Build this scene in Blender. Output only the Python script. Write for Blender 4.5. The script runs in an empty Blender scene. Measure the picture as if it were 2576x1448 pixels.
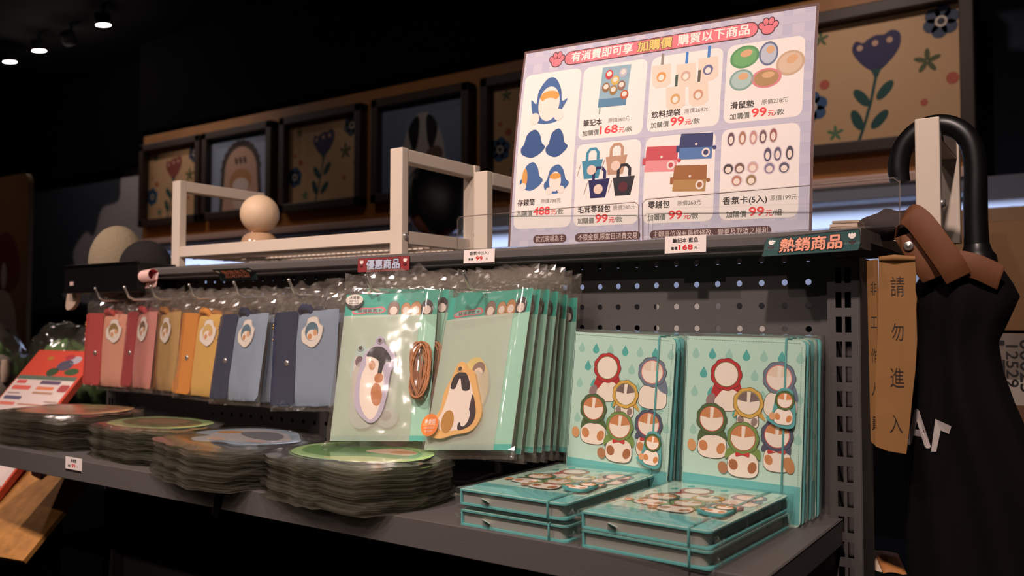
import bpy, bmesh, math, random
from mathutils import Vector, Matrix, noise, Euler
from mathutils.bvhtree import BVHTree
R = math.radians
random.seed(7)
SC = bpy.context.scene
COL = SC.collection
# Heights below are measured from the top row of peg holes; RISE lifts everything so the shop floor is z = 0.
RISE = 1.24

# ------------------------------------------------------------------ camera, world, lights, exposure
cam = bpy.data.cameras.new('camera'); camo = bpy.data.objects.new('camera', cam); COL.objects.link(camo)
cam.sensor_width = 36.0; cam.lens = 29.97
_y, _p, _r = R(34.26), R(2.16), R(0.09)
_fw = Vector((-math.sin(_y)*math.cos(_p), math.cos(_y)*math.cos(_p), math.sin(_p)))
_rt = Vector((math.cos(_y), math.sin(_y), 0)); _up = _rt.cross(_fw)
_r2 = math.cos(_r)*_rt + math.sin(_r)*_up; _u2 = -math.sin(_r)*_rt + math.cos(_r)*_up
_m = Matrix((_r2, _u2, -_fw)).transposed().to_4x4()
_m.translation = Vector((0.524, -0.924, -0.041))
camo.matrix_world = _m
cam.clip_start = 0.02; cam.clip_end = 60
cam.dof.use_dof = True; cam.dof.focus_distance = 0.94; cam.dof.aperture_fstop = 6.3
SC.camera = camo

w = bpy.data.worlds.new('world'); SC.world = w; w.use_nodes = True
w.node_tree.nodes['Background'].inputs[0].default_value = (0.9, 0.86, 0.85, 1)
w.node_tree.nodes['Background'].inputs[1].default_value = 0.006
SC.view_settings.view_transform = 'Standard'; SC.view_settings.look = 'None'
SC.view_settings.gamma = 1.0; SC.view_settings.use_curve_mapping = False
SC.view_settings.exposure = 0.0
SC.cycles.transparent_max_bounces = 48
SC.cycles.max_bounces = 10

def lamp(name, kind, loc, power, col, radius=0.03, target=None, size=60, blend=0.6, sx=None, sy=None):
    l = bpy.data.lights.new(name, kind); l.energy = power; l.color = col
    if kind == 'AREA':
        l.shape = 'RECTANGLE'; l.size = sx; l.size_y = sy
    else:
        l.shadow_soft_size = radius
    if kind == 'SPOT':
        l.spot_size = R(size); l.spot_blend = blend
    o = bpy.data.objects.new(name, l); COL.objects.link(o); o.location = loc
    if target is not None:
        o.rotation_euler = (Vector(target)-Vector(loc)).to_track_quat('-Z', 'Y').to_euler()
    return o
WARM = (1.0, 0.80, 0.72)
COOL = (0.62, 0.72, 1.0)
# the shop's track spots, on the ceiling in front of the display; the last is added
lamp('track_spot_key', 'SPOT', (0.55, -1.15, 1.12), 80, WARM, 0.035, (0.05, -0.1, 0.05), 62, 0.7)
lamp('track_spot_centre', 'SPOT', (-0.35, -1.25, 1.20), 58, WARM, 0.03, (-0.45, -0.1, -0.05), 60, 0.8)
lamp('track_spot_end', 'SPOT', (-1.3, -1.2, 1.25), 50, WARM, 0.03, (-1.05, -0.1, -0.1), 62, 0.8)
lamp('track_spot_aisle', 'SPOT', (0.0, -2.2, 1.30), 30, WARM, 0.03, (0.0, 0.0, 0.0), 60, 0.8)
lamp('table_fill', 'SPOT', (-1.9, -0.9, 1.2), 26, WARM, 0.03, (-1.5, 0.1, -0.12), 46, 0.8)  # added fill, brightens the green bundles and leaflet on the table
# spots washing the picture wall; the last is added for the standee
lamp('wall_wash_end', 'SPOT', (-3.2, 0.9, 1.35), 9.0, WARM, 0.05, (-3.1, 1.8, 0.5), 70, 1.0)
lamp('wall_wash_near', 'SPOT', (-0.1, 0.9, 1.35), 17.0, WARM, 0.05, (-0.1, 1.8, 0.45), 75, 1.0)
lamp('wall_wash_centre', 'SPOT', (-1.7, 0.7, 1.35), 3.6, WARM, 0.05, (-1.8, 1.8, 0.5), 95, 1.0)
lamp('standee_fill', 'SPOT', (-3.4, -0.2, 1.35), 5.0, WARM, 0.05, (-3.75, 1.0, 0.2), 50, 1.0)  # added fill with no fitting of its own, lifts the dark standee
# cool strip light under the cupboard over the back counter
lamp('counter_strip_light', 'AREA', (-1.8, 1.95, 0.315), 9, COOL, target=(-1.8, 2.0, 0.0), sx=4.6, sy=0.04)

# ------------------------------------------------------------------ colours and materials
def lin(c):
    out = []
    for v in c[:3]:
        v = v/255.0
        out.append(v/12.92 if v <= 0.04045 else ((v+0.055)/1.055)**2.4)
    return (*out, 1.0)
_mats = {}
def mat(name, rgb, rough=0.5, metal=0.0, bump=0.0, scale=60.0, var=0.0, coat=0.0, emit=0.0, spec=0.5):
    key = (name,)
    if key in _mats: return _mats[key]
    m = bpy.data.materials.new(name); m.use_nodes = True
    nt = m.node_tree; b = nt.nodes['Principled BSDF']
    b.inputs['Base Color'].default_value = lin(rgb); b.inputs['Roughness'].default_value = rough
    b.inputs['Metallic'].default_value = metal; b.inputs['Coat Weight'].default_value = coat
    b.inputs['Specular IOR Level'].default_value = spec
    if emit > 0:
        b.inputs['Emission Color'].default_value = lin(rgb); b.inputs['Emission Strength'].default_value = emit
    if bump or var:
        tc = nt.nodes.new('ShaderNodeTexCoord'); n = nt.nodes.new('ShaderNodeTexNoise')
        n.inputs['Scale'].default_value = scale; n.inputs['Detail'].default_value = 4
        nt.links.new(tc.outputs['Object'], n.inputs['Vector'])
        if bump:
            bp = nt.nodes.new('ShaderNodeBump'); bp.inputs['Strength'].default_value = bump; bp.inputs['Distance'].default_value = 0.001
            nt.links.new(n.outputs['Fac'], bp.inputs['Height']); nt.links.new(bp.outputs['Normal'], b.inputs['Normal'])
        if var:
            mx = nt.nodes.new('ShaderNodeMix'); mx.data_type = 'RGBA'
            c = lin(rgb); d = tuple(v*(1-var) for v in c[:3])+(1,)
            mx.inputs['A'].default_value = c; mx.inputs['B'].default_value = d
            nt.links.new(n.outputs['Fac'], mx.inputs['Factor']); nt.links.new(mx.outputs['Result'], b.inputs['Base Color'])
    _mats[key] = m
    return m
def ink(rgb):
    return mat('ink_%02x%02x%02x' % tuple(rgb[:3]), rgb, 0.55, spec=0.3)
def film(name, tint=(0.97, 0.97, 0.96), gloss=0.06, haze=0.06, hazecol=(0.8, 0.78, 0.74), base=0.02, grow=0.8):
    if (name,) in _mats: return _mats[(name,)]
    m = bpy.data.materials.new(name); m.use_nodes = True; nt = m.node_tree
    nt.nodes.remove(nt.nodes['Principled BSDF']); out = nt.nodes['Material Output']
    t = nt.nodes.new('ShaderNodeBsdfTransparent'); t.inputs[0].default_value = (*tint, 1)
    g = nt.nodes.new('ShaderNodeBsdfGlossy'); g.inputs['Roughness'].default_value = gloss
    d = nt.nodes.new('ShaderNodeBsdfDiffuse'); d.inputs[0].default_value = (*hazecol, 1)
    fr = nt.nodes.new('ShaderNodeLayerWeight'); pw = nt.nodes.new('ShaderNodeMath'); pw.operation = 'POWER'; pw.inputs[1].default_value = 4.0
    nt.links.new(fr.outputs['Facing'], pw.inputs[0])
    mth = nt.nodes.new('ShaderNodeMath'); mth.operation = 'MULTIPLY_ADD'; mth.inputs[1].default_value = grow; mth.inputs[2].default_value = base; mth.use_clamp = True
    nt.links.new(pw.outputs[0], mth.inputs[0])
    m1 = nt.nodes.new('ShaderNodeMixShader'); m2 = nt.nodes.new('ShaderNodeMixShader'); m1.inputs[0].default_value = haze
    nt.links.new(t.outputs[0], m1.inputs[1]); nt.links.new(d.outputs[0], m1.inputs[2])
    nt.links.new(mth.outputs[0], m2.inputs[0]); nt.links.new(m1.outputs[0], m2.inputs[1]); nt.links.new(g.outputs[0], m2.inputs[2])
    nt.links.new(m2.outputs[0], out.inputs['Surface'])
    _mats[(name,)] = m
    return m
FILM = film('clear_film', haze=0.025, base=0.03)
CRISP = film('crisp_cellophane', haze=0.045, hazecol=(0.80, 0.68, 0.58), base=0.08, gloss=0.10)
SLEEVE = film('soft_sleeve', tint=(0.95, 0.95, 0.93), haze=0.042, hazecol=(0.68, 0.62, 0.50), gloss=0.13, base=0.10)
FROST = film('frosted_sleeve', tint=(0.96, 0.97, 0.94), haze=0.50, hazecol=(0.78, 0.74, 0.65), gloss=0.25)
ACRYL = film('clear_acrylic', tint=(0.96, 0.97, 0.97), haze=0.015, gloss=0.02, base=0.0)
STEEL = mat('grey_powder_coat', (96, 90, 88), 0.55, bump=0.25, scale=700, var=0.12)
STEELD = mat('dark_powder_coat', (84, 79, 77), 0.6, bump=0.25, scale=700, var=0.12)
BLACK = mat('black_plastic', (16, 15, 15), 0.35)
VOID = mat('matt_black', (8, 8, 9), 0.9, spec=0.1)
WHITEM = mat('white_metal', (225, 208, 190), 0.45, var=0.06, scale=25)
CHROME = mat('chrome', (215, 208, 202), 0.28, 0.85)

# ------------------------------------------------------------------ mesh helpers
class G:
    def __init__(s): s.V = []; s.F = []; s.M = []; s.S = []
    def add(s, V, F, mi=0, smooth=False):
        k = len(s.V); s.V += [tuple(v) for v in V]
        for f in F:
            s.F.append(tuple(i+k for i in f)); s.M.append(mi); s.S.append(smooth)
        return s
    def box(s, c, d, bev=0.0, mi=0, rot=None, seg=2):
        bm = bmesh.new(); bmesh.ops.create_cube(bm, size=1.0)
        for v in bm.verts: v.co = Vector((v.co.x*d[0], v.co.y*d[1], v.co.z*d[2]))
        if bev: bmesh.ops.bevel(bm, geom=list(bm.edges), offset=bev, segments=seg, affect='EDGES', profile=0.5)
        mt = Matrix.Translation(c) @ (Euler(rot).to_matrix().to_4x4() if rot else Matrix.Identity(4))
        bm.verts.index_update()
        s.add([mt @ v.co for v in bm.verts], [[v.index for v in f.verts] for f in bm.faces], mi, False)
        bm.free(); return s
    def prism(s, pts, y0, y1, mi=0, side=None):          # outline in (x, z), pushed along y
        n = len(pts)
        s.add([(x, y0, z) for x, z in pts]+[(x, y1, z) for x, z in pts], [list(range(n)), list(range(2*n-1, n-1, -1))], mi)
        s.add([(x, y0, z) for x, z in pts]+[(x, y1, z) for x, z in pts], [(i, i+n, (i+1) % n+n, (i+1) % n) for i in range(n)], mi if side is None else side)
        return s
    def tube(s, P, r, n=10, mi=0, closed=False, cap=True):
        P = [Vector(p) for p in P]; N = len(P); rr_ = r if isinstance(r, (list, tuple)) else [r]*N
        V = []; up = None
        for i in range(N):
            a = P[(i-1) % N] if (closed or i) else P[0]; b = P[(i+1) % N] if (closed or i < N-1) else P[-1]
            t = (b-a).normalized()
            if up is None: up = t.orthogonal().normalized()
            up = (up-t*up.dot(t)).normalized(); sd = t.cross(up)
            for k in range(n):
                q = 2*math.pi*k/n; V.append(P[i]+(up*math.cos(q)+sd*math.sin(q))*rr_[i])
        F = []
        for i in range(N if closed else N-1):
            j = (i+1) % N
            for k in range(n): F.append((i*n+k, i*n+(k+1) % n, j*n+(k+1) % n, j*n+k))
        s.add(V, F, mi, True)
        if cap and not closed:
            s.add(V[:n], [list(range(n-1, -1, -1))], mi); s.add(V[-n:], [list(range(n))], mi)
        return s
    def lathe(s, prof, n=24, c=(0, 0, 0), mi=0, axis='Z', smooth=True):
        V = []
        for r, h in prof:
            for k in range(n):
                q = 2*math.pi*k/n; a, b = r*math.cos(q), r*math.sin(q)
                V.append({'Z': (c[0]+a, c[1]+b, c[2]+h), 'Y': (c[0]+a, c[1]+h, c[2]+b), 'X': (c[0]+h, c[1]+a, c[2]+b)}[axis])
        F = [(i*n+k, i*n+(k+1) % n, (i+1)*n+(k+1) % n, (i+1)*n+k) for i in range(len(prof)-1) for k in range(n)]
        return s.add(V, F, mi, smooth)
    def sheet(s, fn, nu, nv, mi=0, smooth=True):
        V = [fn(i/nu, j/nv) for j in range(nv+1) for i in range(nu+1)]
        F = [(j*(nu+1)+i, j*(nu+1)+i+1, (j+1)*(nu+1)+i+1, (j+1)*(nu+1)+i) for j in range(nv) for i in range(nu)]
        return s.add(V, F, mi, smooth)
    def ball(s, c, rx, ry=None, rz=None, n=20, m=12, mi=0, fn=None):
        ry = rx if ry is None else ry; rz = rx if rz is None else rz
        def f(u, v):
            a = 2*math.pi*u; b = math.pi*(v-0.5); p = Vector((math.cos(b)*math.cos(a), math.cos(b)*math.sin(a), math.sin(b)))
            k = fn(p) if fn else 1.0
            return (c[0]+p.x*rx*k, c[1]+p.y*ry*k, c[2]+p.z*rz*k)
        return s.sheet(f, n, m, mi)
    def art(s, a, y=0.0, off=(0, 0), base=0):
        for (pts, faces, mi, lv) in a.items:
            s.add([(x*0.001+off[0], y-0.00005*(lv+1), z*0.001+off[1]) for x, z in pts], faces, mi+base)
        return s
    def build(s, name, mats, parent=None, loc=(0, 0, 0), rot=(0, 0, 0)):
        me = bpy.data.meshes.new(name); me.from_pydata(s.V, [], s.F)
        for m in (mats if isinstance(mats, (list, tuple)) else [mats]): me.materials.append(m)
        me.polygons.foreach_set('material_index', s.M); me.polygons.foreach_set('use_smooth', s.S)
        me.update(); me.validate()
        o = bpy.data.objects.new(name, me); COL.objects.link(o)
        o.location = loc; o.rotation_euler = rot
        if parent: o.parent = parent
        return o

def rr(x0, z0, x1, z1, r, n=5):
    P = []
    for cx, cz, a in ((x1-r, z1-r, 0), (x0+r, z1-r, 90), (x0+r, z0+r, 180), (x1-r, z0+r, 270)):
        for k in range(n+1):
            q = R(a+90*k/n); P.append((cx+r*math.cos(q), cz+r*math.sin(q)))
    return P
def ell(cx, cz, rx, rz=None, rot=0, n=28):
    rz = rx if rz is None else rz; c, sn = math.cos(R(rot)), math.sin(R(rot)); P = []
    for k in range(n):
        q = 2*math.pi*k/n; a, b = rx*math.cos(q), rz*math.sin(q); P.append((cx+a*c-b*sn, cz+a*sn+b*c))
    return P
def spline(pts, n=6):                                   # smooth closed outline through pts
    N = len(pts); out = []
    for i in range(N):
        p0, p1, p2, p3 = (Vector(pts[(i+k) % N]) for k in (-1, 0, 1, 2))
        for k in range(n):
            t = k/n
            out.append(tuple(0.5*((2*p1)+(p2-p0)*t+(2*p0-5*p1+4*p2-p3)*t*t+(3*p1-p0-3*p2+p3)*t**3)))
    return out
def grow(pts, d):
    cx = sum(p[0] for p in pts)/len(pts); cz = sum(p[1] for p in pts)/len(pts); out = []
    N = len(pts)
    for i in range(N):
        a, b = Vector(pts[i-1]), Vector(pts[(i+1) % N]); t = (b-a)
        if t.length == 0: out.append(pts[i]); continue
        nrm = Vector((t.y, -t.x)).normalized()
        if nrm.dot(Vector(pts[i])-Vector((cx, cz))) < 0: nrm = -nrm
        out.append((pts[i][0]+nrm.x*d, pts[i][1]+nrm.y*d))
    return out

_txt = {}
def glyphs(s):
    if s not in _txt:
        cu = bpy.data.curves.new('lettering', 'FONT'); cu.body = s; cu.size = 1.0; cu.resolution_u = 3
        o = bpy.data.objects.new('lettering', cu); COL.objects.link(o)
        dg = bpy.context.evaluated_depsgraph_get(); dg.update()
        me = bpy.data.meshes.new_from_object(o.evaluated_get(dg))
        _txt[s] = ([(v.co.x, v.co.y) for v in me.vertices], [tuple(p.vertices) for p in me.polygons])
        bpy.data.objects.remove(o); bpy.data.curves.remove(cu); bpy.data.meshes.remove(me)
    return _txt[s]
class Art:                                             # flat print, in millimetres, x right, z up
    def __init__(s): s.items = []; s.cols = []; s.lv = 0
    def mi(s, c):
        c = tuple(c)
        if c not in s.cols: s.cols.append(c)
        return s.cols.index(c)
    def mats(s): return [ink(c) for c in s.cols]
    def at(s, lv): s.lv = lv; return s
    def poly(s, pts, c, up=True):
        s.items.append((pts, [tuple(range(len(pts)))], s.mi(c), s.lv))
        if up: s.lv += 1
        return s
    def line(s, pts, c, w, closed=False):
        pts = [Vector(p) for p in pts]; N = len(pts); A = []; F = []
        for i in range(N):
            a = pts[i-1] if (closed or i) else pts[0]; b = pts[(i+1) % N] if (closed or i < N-1) else pts[-1]
            t = (b-a).normalized(); n = Vector((-t.y, t.x))*w/2; A += [tuple(pts[i]+n), tuple(pts[i]-n)]
        for i in range(N if closed else N-1):
            j = (i+1) % N; F.append((2*i, 2*i+1, 2*j+1, 2*j))
        s.items.append((A, F, s.mi(c), s.lv)); s.lv += 1; return s
    def text(s, t, x, z, c, w=None, size=None, bold=0.0, align=0.0, outline=None, ow=0.06, rot=0, shear=0.0, tall=1.0):
        V, F = glyphs(t)
        x0 = min(v[0] for v in V); x1 = max(v[0] for v in V); nat = x1-x0
        k = size if size else w/nat
        kx = w/nat if w else k
        kz = k*tall
        cr, sr = math.cos(R(rot)), math.sin(R(rot))
        def put(dx, dz, col, lv):
            P = []
            for vx, vy in V:
                a = (vx-x0-align*nat)*kx+vy*kz*shear+dx; b = vy*kz+dz
                P.append((x+a*cr-b*sr, z+a*sr+b*cr))
            s.items.append((P, F, s.mi(col), lv))
        if outline:
            for q in range(8):
                put(ow*k*math.cos(q*math.pi/4), ow*k*math.sin(q*math.pi/4), outline, s.lv+q*0.05)
            s.lv += 1
        if bold:
            for j, (dx, dz) in enumerate(((-1, 0), (1, 0), (0, 1), (0, -1))): put(dx*bold*k, dz*bold*k, c, s.lv+j*0.1)
        put(0, 0, c, s.lv+0.45); s.lv += 1
        return s
    def bloom(s, cx, cz, r, petal, face, cap=None, n=9, rot=0, dark=(70, 50, 45), rim=None):   # a plain round flower head
        P = []
        for k in range(6*n):
            q = 2*math.pi*k/(6*n); d = r*(0.95+0.06*abs(math.cos(n*(q+rot)/2))); P.append((cx+d*math.cos(q), cz+d*math.sin(q)))
        s.poly([(cx+(x-cx)*(1+0.5/r), cz+(z-cz)*(1+0.5/r)) for x, z in P], dark); s.poly(P, petal)
        if rim: s.poly(ell(cx, cz, r*0.80), rim)
        s.poly(ell(cx, cz, r*0.75), face)
        if cap:
            s.poly([(cx+r*0.74*math.cos(R(a)), cz+r*0.74*math.sin(R(a))) for a in range(15, 85, 7)]+[(cx+r*0.10, cz+r*0.05)], cap)
            s.poly([(cx+r*0.74*math.cos(R(a)), cz+r*0.74*math.sin(R(a))) for a in range(98, 170, 7)]+[(cx-r*0.10, cz+r*0.05)], cap)
        return s
    def pot(s, cx, cz, rx, rz, col, patch=None, dark=(70, 50, 45)):           # the rounded pot the flower stands in
        P = []
        for k in range(32):
            q = 2*math.pi*k/32; c, d = math.cos(q), math.sin(q)
            P.append((cx+rx*math.copysign(abs(c)**0.7, c)*(1.0-0.12*d), cz+rz*math.copysign(abs(d)**0.7, d)))
        s.poly(grow(P, 0.5), dark); s.poly(P, col)
        if patch:
            s.poly(ell(cx-rx*0.62, cz-rz*0.1, rx*0.30, rz*0.42, 20), patch); s.poly(ell(cx+rx*0.62, cz-rz*0.2, rx*0.28, rz*0.45, -20), patch)
        return s
    def drop(s, x, z, h, c):
        r = h*0.34; P = [(x, z+h*0.56)]
        for k in range(15):
            q = R(35-(250/14)*k); P.append((x+r*math.cos(q), z-h*0.12+r*math.sin(q)))
        s.poly(P, c, up=False); return s

def tag(o, label, cat, group=None):
    o['label'] = label; o['category'] = cat
    if group: o['group'] = group
    return o
def thing(name, label, cat, loc=(0, 0, 0), rot=(0, 0, 0), group=None):
    o = bpy.data.objects.new(name, None); COL.objects.link(o); o.location = loc; o.rotation_euler = rot; o.empty_display_size = 0.02
    return tag(o, label, cat, group)
def dup(root, loc, rot, label, group=None):
    c = root.copy(); COL.objects.link(c); c.location = loc; c.rotation_euler = rot; c['label'] = label
    if group: c['group'] = group
    for ch in list(root.children):
        d = ch.copy(); COL.objects.link(d); d.parent = c
        for g in list(ch.children):
            e = g.copy(); COL.objects.link(e); e.parent = d
    return c
def struct(name, g, m, loc=(0, 0, 0)):
    o = g.build(name, m, None, loc); o['kind'] = 'structure'; return o
def pose(yaw, lean, roll):                              # roll in the sheet's own plane, lean about its foot, then turn
    return (Matrix.Rotation(R(yaw), 3, 'Z') @ Matrix.Rotation(R(lean), 3, 'X') @ Matrix.Rotation(R(roll), 3, 'Y')).to_euler()
def nz(x, y, z=0.0): return noise.noise(Vector((x, y, z)))

# ------------------------------------------------------------------ the room
WALLB = mat('blue_grey_wall_paint', (62, 68, 82), 0.85, var=0.1, scale=6)
CEIL = mat('black_ceiling_paint', (7, 7, 8), 0.95, spec=0.05)
struct('floor', G().box((-2.0, 0.2, -1.265), (8.4, 6.4, 0.05)), mat('dark_shop_floor', (38, 36, 36), 0.5, var=0.3, scale=3))
struct('ceiling', G().box((-2.0, 0.2, 1.525), (8.4, 6.4, 0.05)), CEIL)
struct('wall_back', G().box((-2.0, 2.125, 0.13), (8.4, 0.15, 2.74)), WALLB)
struct('wall_left', G().box((-6.125, 0.2, 0.13), (0.15, 6.4, 2.74)), WALLB)
struct('wall_right', G().box((2.125, 0.2, 0.13), (0.15, 6.4, 2.74)), WALLB)
struct('wall_front', G().box((-2.0, -2.925, 0.13), (8.4, 0.15, 2.74)), VOID)
struct('trim_1', G().box((-1.0, 2.0, 1.25), (5.7, 0.4, 0.50)), CEIL)
struct('trim_2', G().box((-4.98, 2.02, 1.19), (2.18, 0.06, 0.62)), CEIL)
# painted clouds on the blue wall beside the picture cupboard
a = Art()
a.poly(spline([(0, 0), (120, 130), (90, 300), (230, 420), (330, 400), (420, 560), (600, 600), (640, 760), (900, 800), (900, 0)]), (205, 196, 198))
a.line(spline([(0, 0), (120, 130), (90, 300), (230, 420), (330, 400), (420, 560), (600, 600), (640, 760), (900, 800), (900, 0)])[:54], (120, 112, 122), 14)
o = G().art(a).build('painted_cloud', a.mats(), None, (-5.05, 2.048, 0.1)); tag(o, 'pale painted cloud on the dark blue wall left of the framed pictures', 'wall painting')

# picture cupboard: wooden box with the framed prints, over the back counter
wood = mat('orange_wood', (196, 132, 66), 0.5, var=0.35, scale=9)
cup = thing('wall_cupboard', 'long orange wood wall cupboard carrying the row of framed pictures', 'cupboard', (-1.78, 1.9, 0.39))
g = G().box((0, 0.0, 0.29), (4.04, 0.2, 0.58), 0.004); g.build('body', wood, cup)
G().box((0, -0.125, -0.014), (4.06, 0.06, 0.030), 0.004).build('ledge', mat('pale_pink_ledge', (246, 206, 190), 0.4), cup)
G().box((0, -0.095, -0.050), (4.04, 0.10, 0.042), 0.003).build('valance', mat('slate_valance', (140, 144, 164), 0.5), cup)
BR = mat('dark_brown_frame', (74, 56, 48), 0.5, var=0.15, scale=30)
def pic_art(kind):
    a = Art()
    if kind in ('blue_flower', 'red_flower'):
        a.poly([(-240, -188), (240, -188), (240, 188), (-240, 188)], (226, 184, 138))
        fl = (62, 54, 96) if kind == 'blue_flower' else (158, 80, 72)
        lf = (38, 84, 80)
        st = [(-52, -186), (-30, -120), (-14, -60), (-2, 0), (4, 60)]
        a.line(st, lf, 9)
        for (x, z, r) in ((-42, -52, 128), (24, -38, 50), (-56, -118, 112), (8, -124, 48)):
            a.poly(ell(x, z, 34, 15, r), lf)
        T_ = lambda L: [(x*0.78, (z-117)*0.80+74) for x, z in L]
        a.poly(spline(T_([(0, 52), (-50, 84), (-86, 140), (-74, 178), (-46, 168), (-30, 178), (0, 190), (30, 188), (60, 200), (88, 180), (84, 130), (46, 80)])), fl)
        a.poly(T_([(-20, 62), (20, 62), (4, 26), (-4, 26)]), lf)
        for x, z in ((-58, 150), (-2, 160), (50, 164)): a.poly(ell(x*0.78, (z-117)*0.80+74, 9), (222, 180, 150), up=False)
        for cx, cz, r, c in ((178, 140, 46, (74, 84, 108)), (-190, -60, 46, (66, 100, 140))):
            for k in range(6): a.poly(ell(cx+r*0.62*math.cos(R(60*k+20)), cz+r*0.62*math.sin(R(60*k+20)), r*0.46), c, up=False)
            a.lv += 1; a.poly(ell(cx, cz, r*0.36), (230, 214, 196)); a.poly(ell(cx, cz, r*0.22), (60, 52, 60))
        for cx, cz, r, c in ((-160, 150, 24, (96, 116, 78)), (140, 30, 36, (92, 100, 66)), (-120, -150, 24, (96, 140, 104))):
            for k in range(5): a.poly(ell(cx+r*0.55*math.cos(R(72*k+18)), cz+r*0.55*math.sin(R(72*k+18)), r*0.5, r*0.2, 72*k+18), c, up=False)
            a.lv += 1
        for cx, cz, r in ((-190, 40, 9), (-150, 5, 15), (205, -30, 17), (130, -90, 10)): a.poly(ell(cx, cz, r), (206, 104, 84), up=False)
    elif kind == 'hood':                                # plain tapered dome with a dark jagged rim
        a.poly([(-240, -188), (240, -188), (240, 188), (-240, 188)], (168, 182, 206))
        P = [(-165, -188)]
        for k in range(25):
            q = math.pi*(1-k/24); d = 1.0+(0.05 if k % 2 else 0); P.append((150*d*math.cos(q), 10+150*d*math.sin(q)))
        P.append((165, -188)); a.poly(P, (78, 66, 64))
        a.poly([(-140, -188)]+[(122*math.cos(math.pi*(1-k/20)), 5+125*math.sin(math.pi*(1-k/20))) for k in range(21)]+[(140, -188)], (214, 172, 148))
        a.poly(ell(0, -40, 84, 62), (196, 142, 98)); a.poly(ell(0, -64, 62, 40), (238, 216, 204)); a.poly(ell(0, -140, 56, 44), (232, 206, 190))
        for x in (-32, 0, 32): a.poly(ell(x, 62, 12, 20, 20), (108, 84, 72), up=False)
    else:                                               # striped dome
        a.poly([(-240, -188), (240, -188), (240, 188), (-240, 188)], (134, 150, 176))
        a.poly(spline([(-110, -188), (-118, -40), (-90, 60), (-40, 130), (0, 142), (40, 130), (90, 60), (118, -40), (110, -188)]), (198, 190, 186))
        a.poly(spline([(-80, 70), (-40, 128), (-18, 110), (-26, 20), (-50, -20)]), (24, 22, 24)); a.poly(spline([(80, 70), (40, 128), (18, 110), (26, 20), (50, -20)]), (24, 22, 24))
        a.poly(ell(-64, -40, 44, 34), (120, 96, 80)); a.poly(ell(64, -40, 44, 34), (120, 96, 80)); a.poly(ell(0, -82, 60, 40), (214, 196, 190))
        a.poly(ell(-52, -172, 40, 18), (214, 200, 194)); a.poly(ell(52, -172, 40, 18), (214, 200, 194))
    return a
for x, kind, lab in ((-3.50, 'red_flower', 'framed red tulip print at the far left end of the picture row'), (-2.95, 'hood', 'framed print of a tan dome on pale blue, between two tulip prints'),
                     (-2.365, 'blue_flower', 'dim framed purple tulip print, right of the tan dome print'), (-1.775, 'stripes', 'framed print of a black and white striped dome on dark blue, behind the white rack'),
                     (-1.19, 'blue_flower', 'framed tulip print half hidden by the left edge of the price poster'), (0.0, 'blue_flower', 'large framed purple tulip print right of the price poster')):
    f = thing('picture_frame', lab, 'picture', (x, 1.775, 0.685), group='framed pictures on the cupboard')
    g = G()
    for c, d in (((0, 0, 0.205), (0.53, 0.05, 0.038)), ((0, 0, -0.205), (0.53, 0.05, 0.038)), ((-0.246, 0, 0), (0.038, 0.05, 0.448)), ((0.246, 0, 0), (0.038, 0.05, 0.448))): g.box(c, d, 0.004)
    g.build('frame', BR, f)
    a = pic_art(kind); G().art(a, 0.012, off=(0, 0)).build('print', a.mats(), f)

# counter with the lit splashback under the cupboard
struct('wall_back_splash', G().box((-1.9, 2.04, 0.17), (5.2, 0.02, 0.46), 0), mat('white_splash_tiles', (214, 220, 236), 0.4, var=0.08, scale=12))
ct = thing('back_counter', 'dark counter along the back wall under the cupboard', 'counter', (-2.6, 1.75, -1.24))
G().box((0, 0, 1.25), (6.8, 0.55, 0.04), 0.004).build('worktop', mat('dark_worktop', (46, 46, 52), 0.5), ct)
G().box((0, 0.02, 0.615), (6.76, 0.5, 1.23), 0.004).build('base', VOID, ct)
for x, w_, h_, lab, c in ((-2.92, 0.10, 0.07, 'small dark round jar on the back counter seen under the white rack', (20, 18, 18)), (-3.02, 0.06, 0.09, 'small yellow and white cup on the back counter beside the dark jar', (214, 170, 90))):
    o = G().lathe([(0.001, 0), (w_*0.4, 0), (w_*0.5, h_*0.3), (w_*0.45, h_*0.75), (w_*0.25, h_), (0.001, h_)], 20).build('counter_jar', mat('jar_%d' % c[0], c, 0.4), None, (x, 1.62, 0.03)); tag(o, lab, 'jar')
sc_ = thing('side_cabinet', 'dark low cabinet in front of the back counter', 'cabinet', (-0.30, 1.30, -1.24)); G().box((0, 0, 0.515), (0.50, 0.26, 1.03), 0.004).build('body', VOID, sc_)
for x, w_, h_, lab in ((-0.385, 0.15, 0.215, 'taller white carton behind the panel, glimpsed through the peg holes'), (-0.20, 0.14, 0.165, 'shorter white carton behind the panel, glimpsed through the lower peg holes')):
    o = G().box((0, 0, h_/2), (w_, 0.16, h_), 0.003).build('paper_carton', mat('white_card', (235, 228, 222), 0.6), None, (x, 1.30, -0.2095)); tag(o, lab, 'carton')

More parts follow.
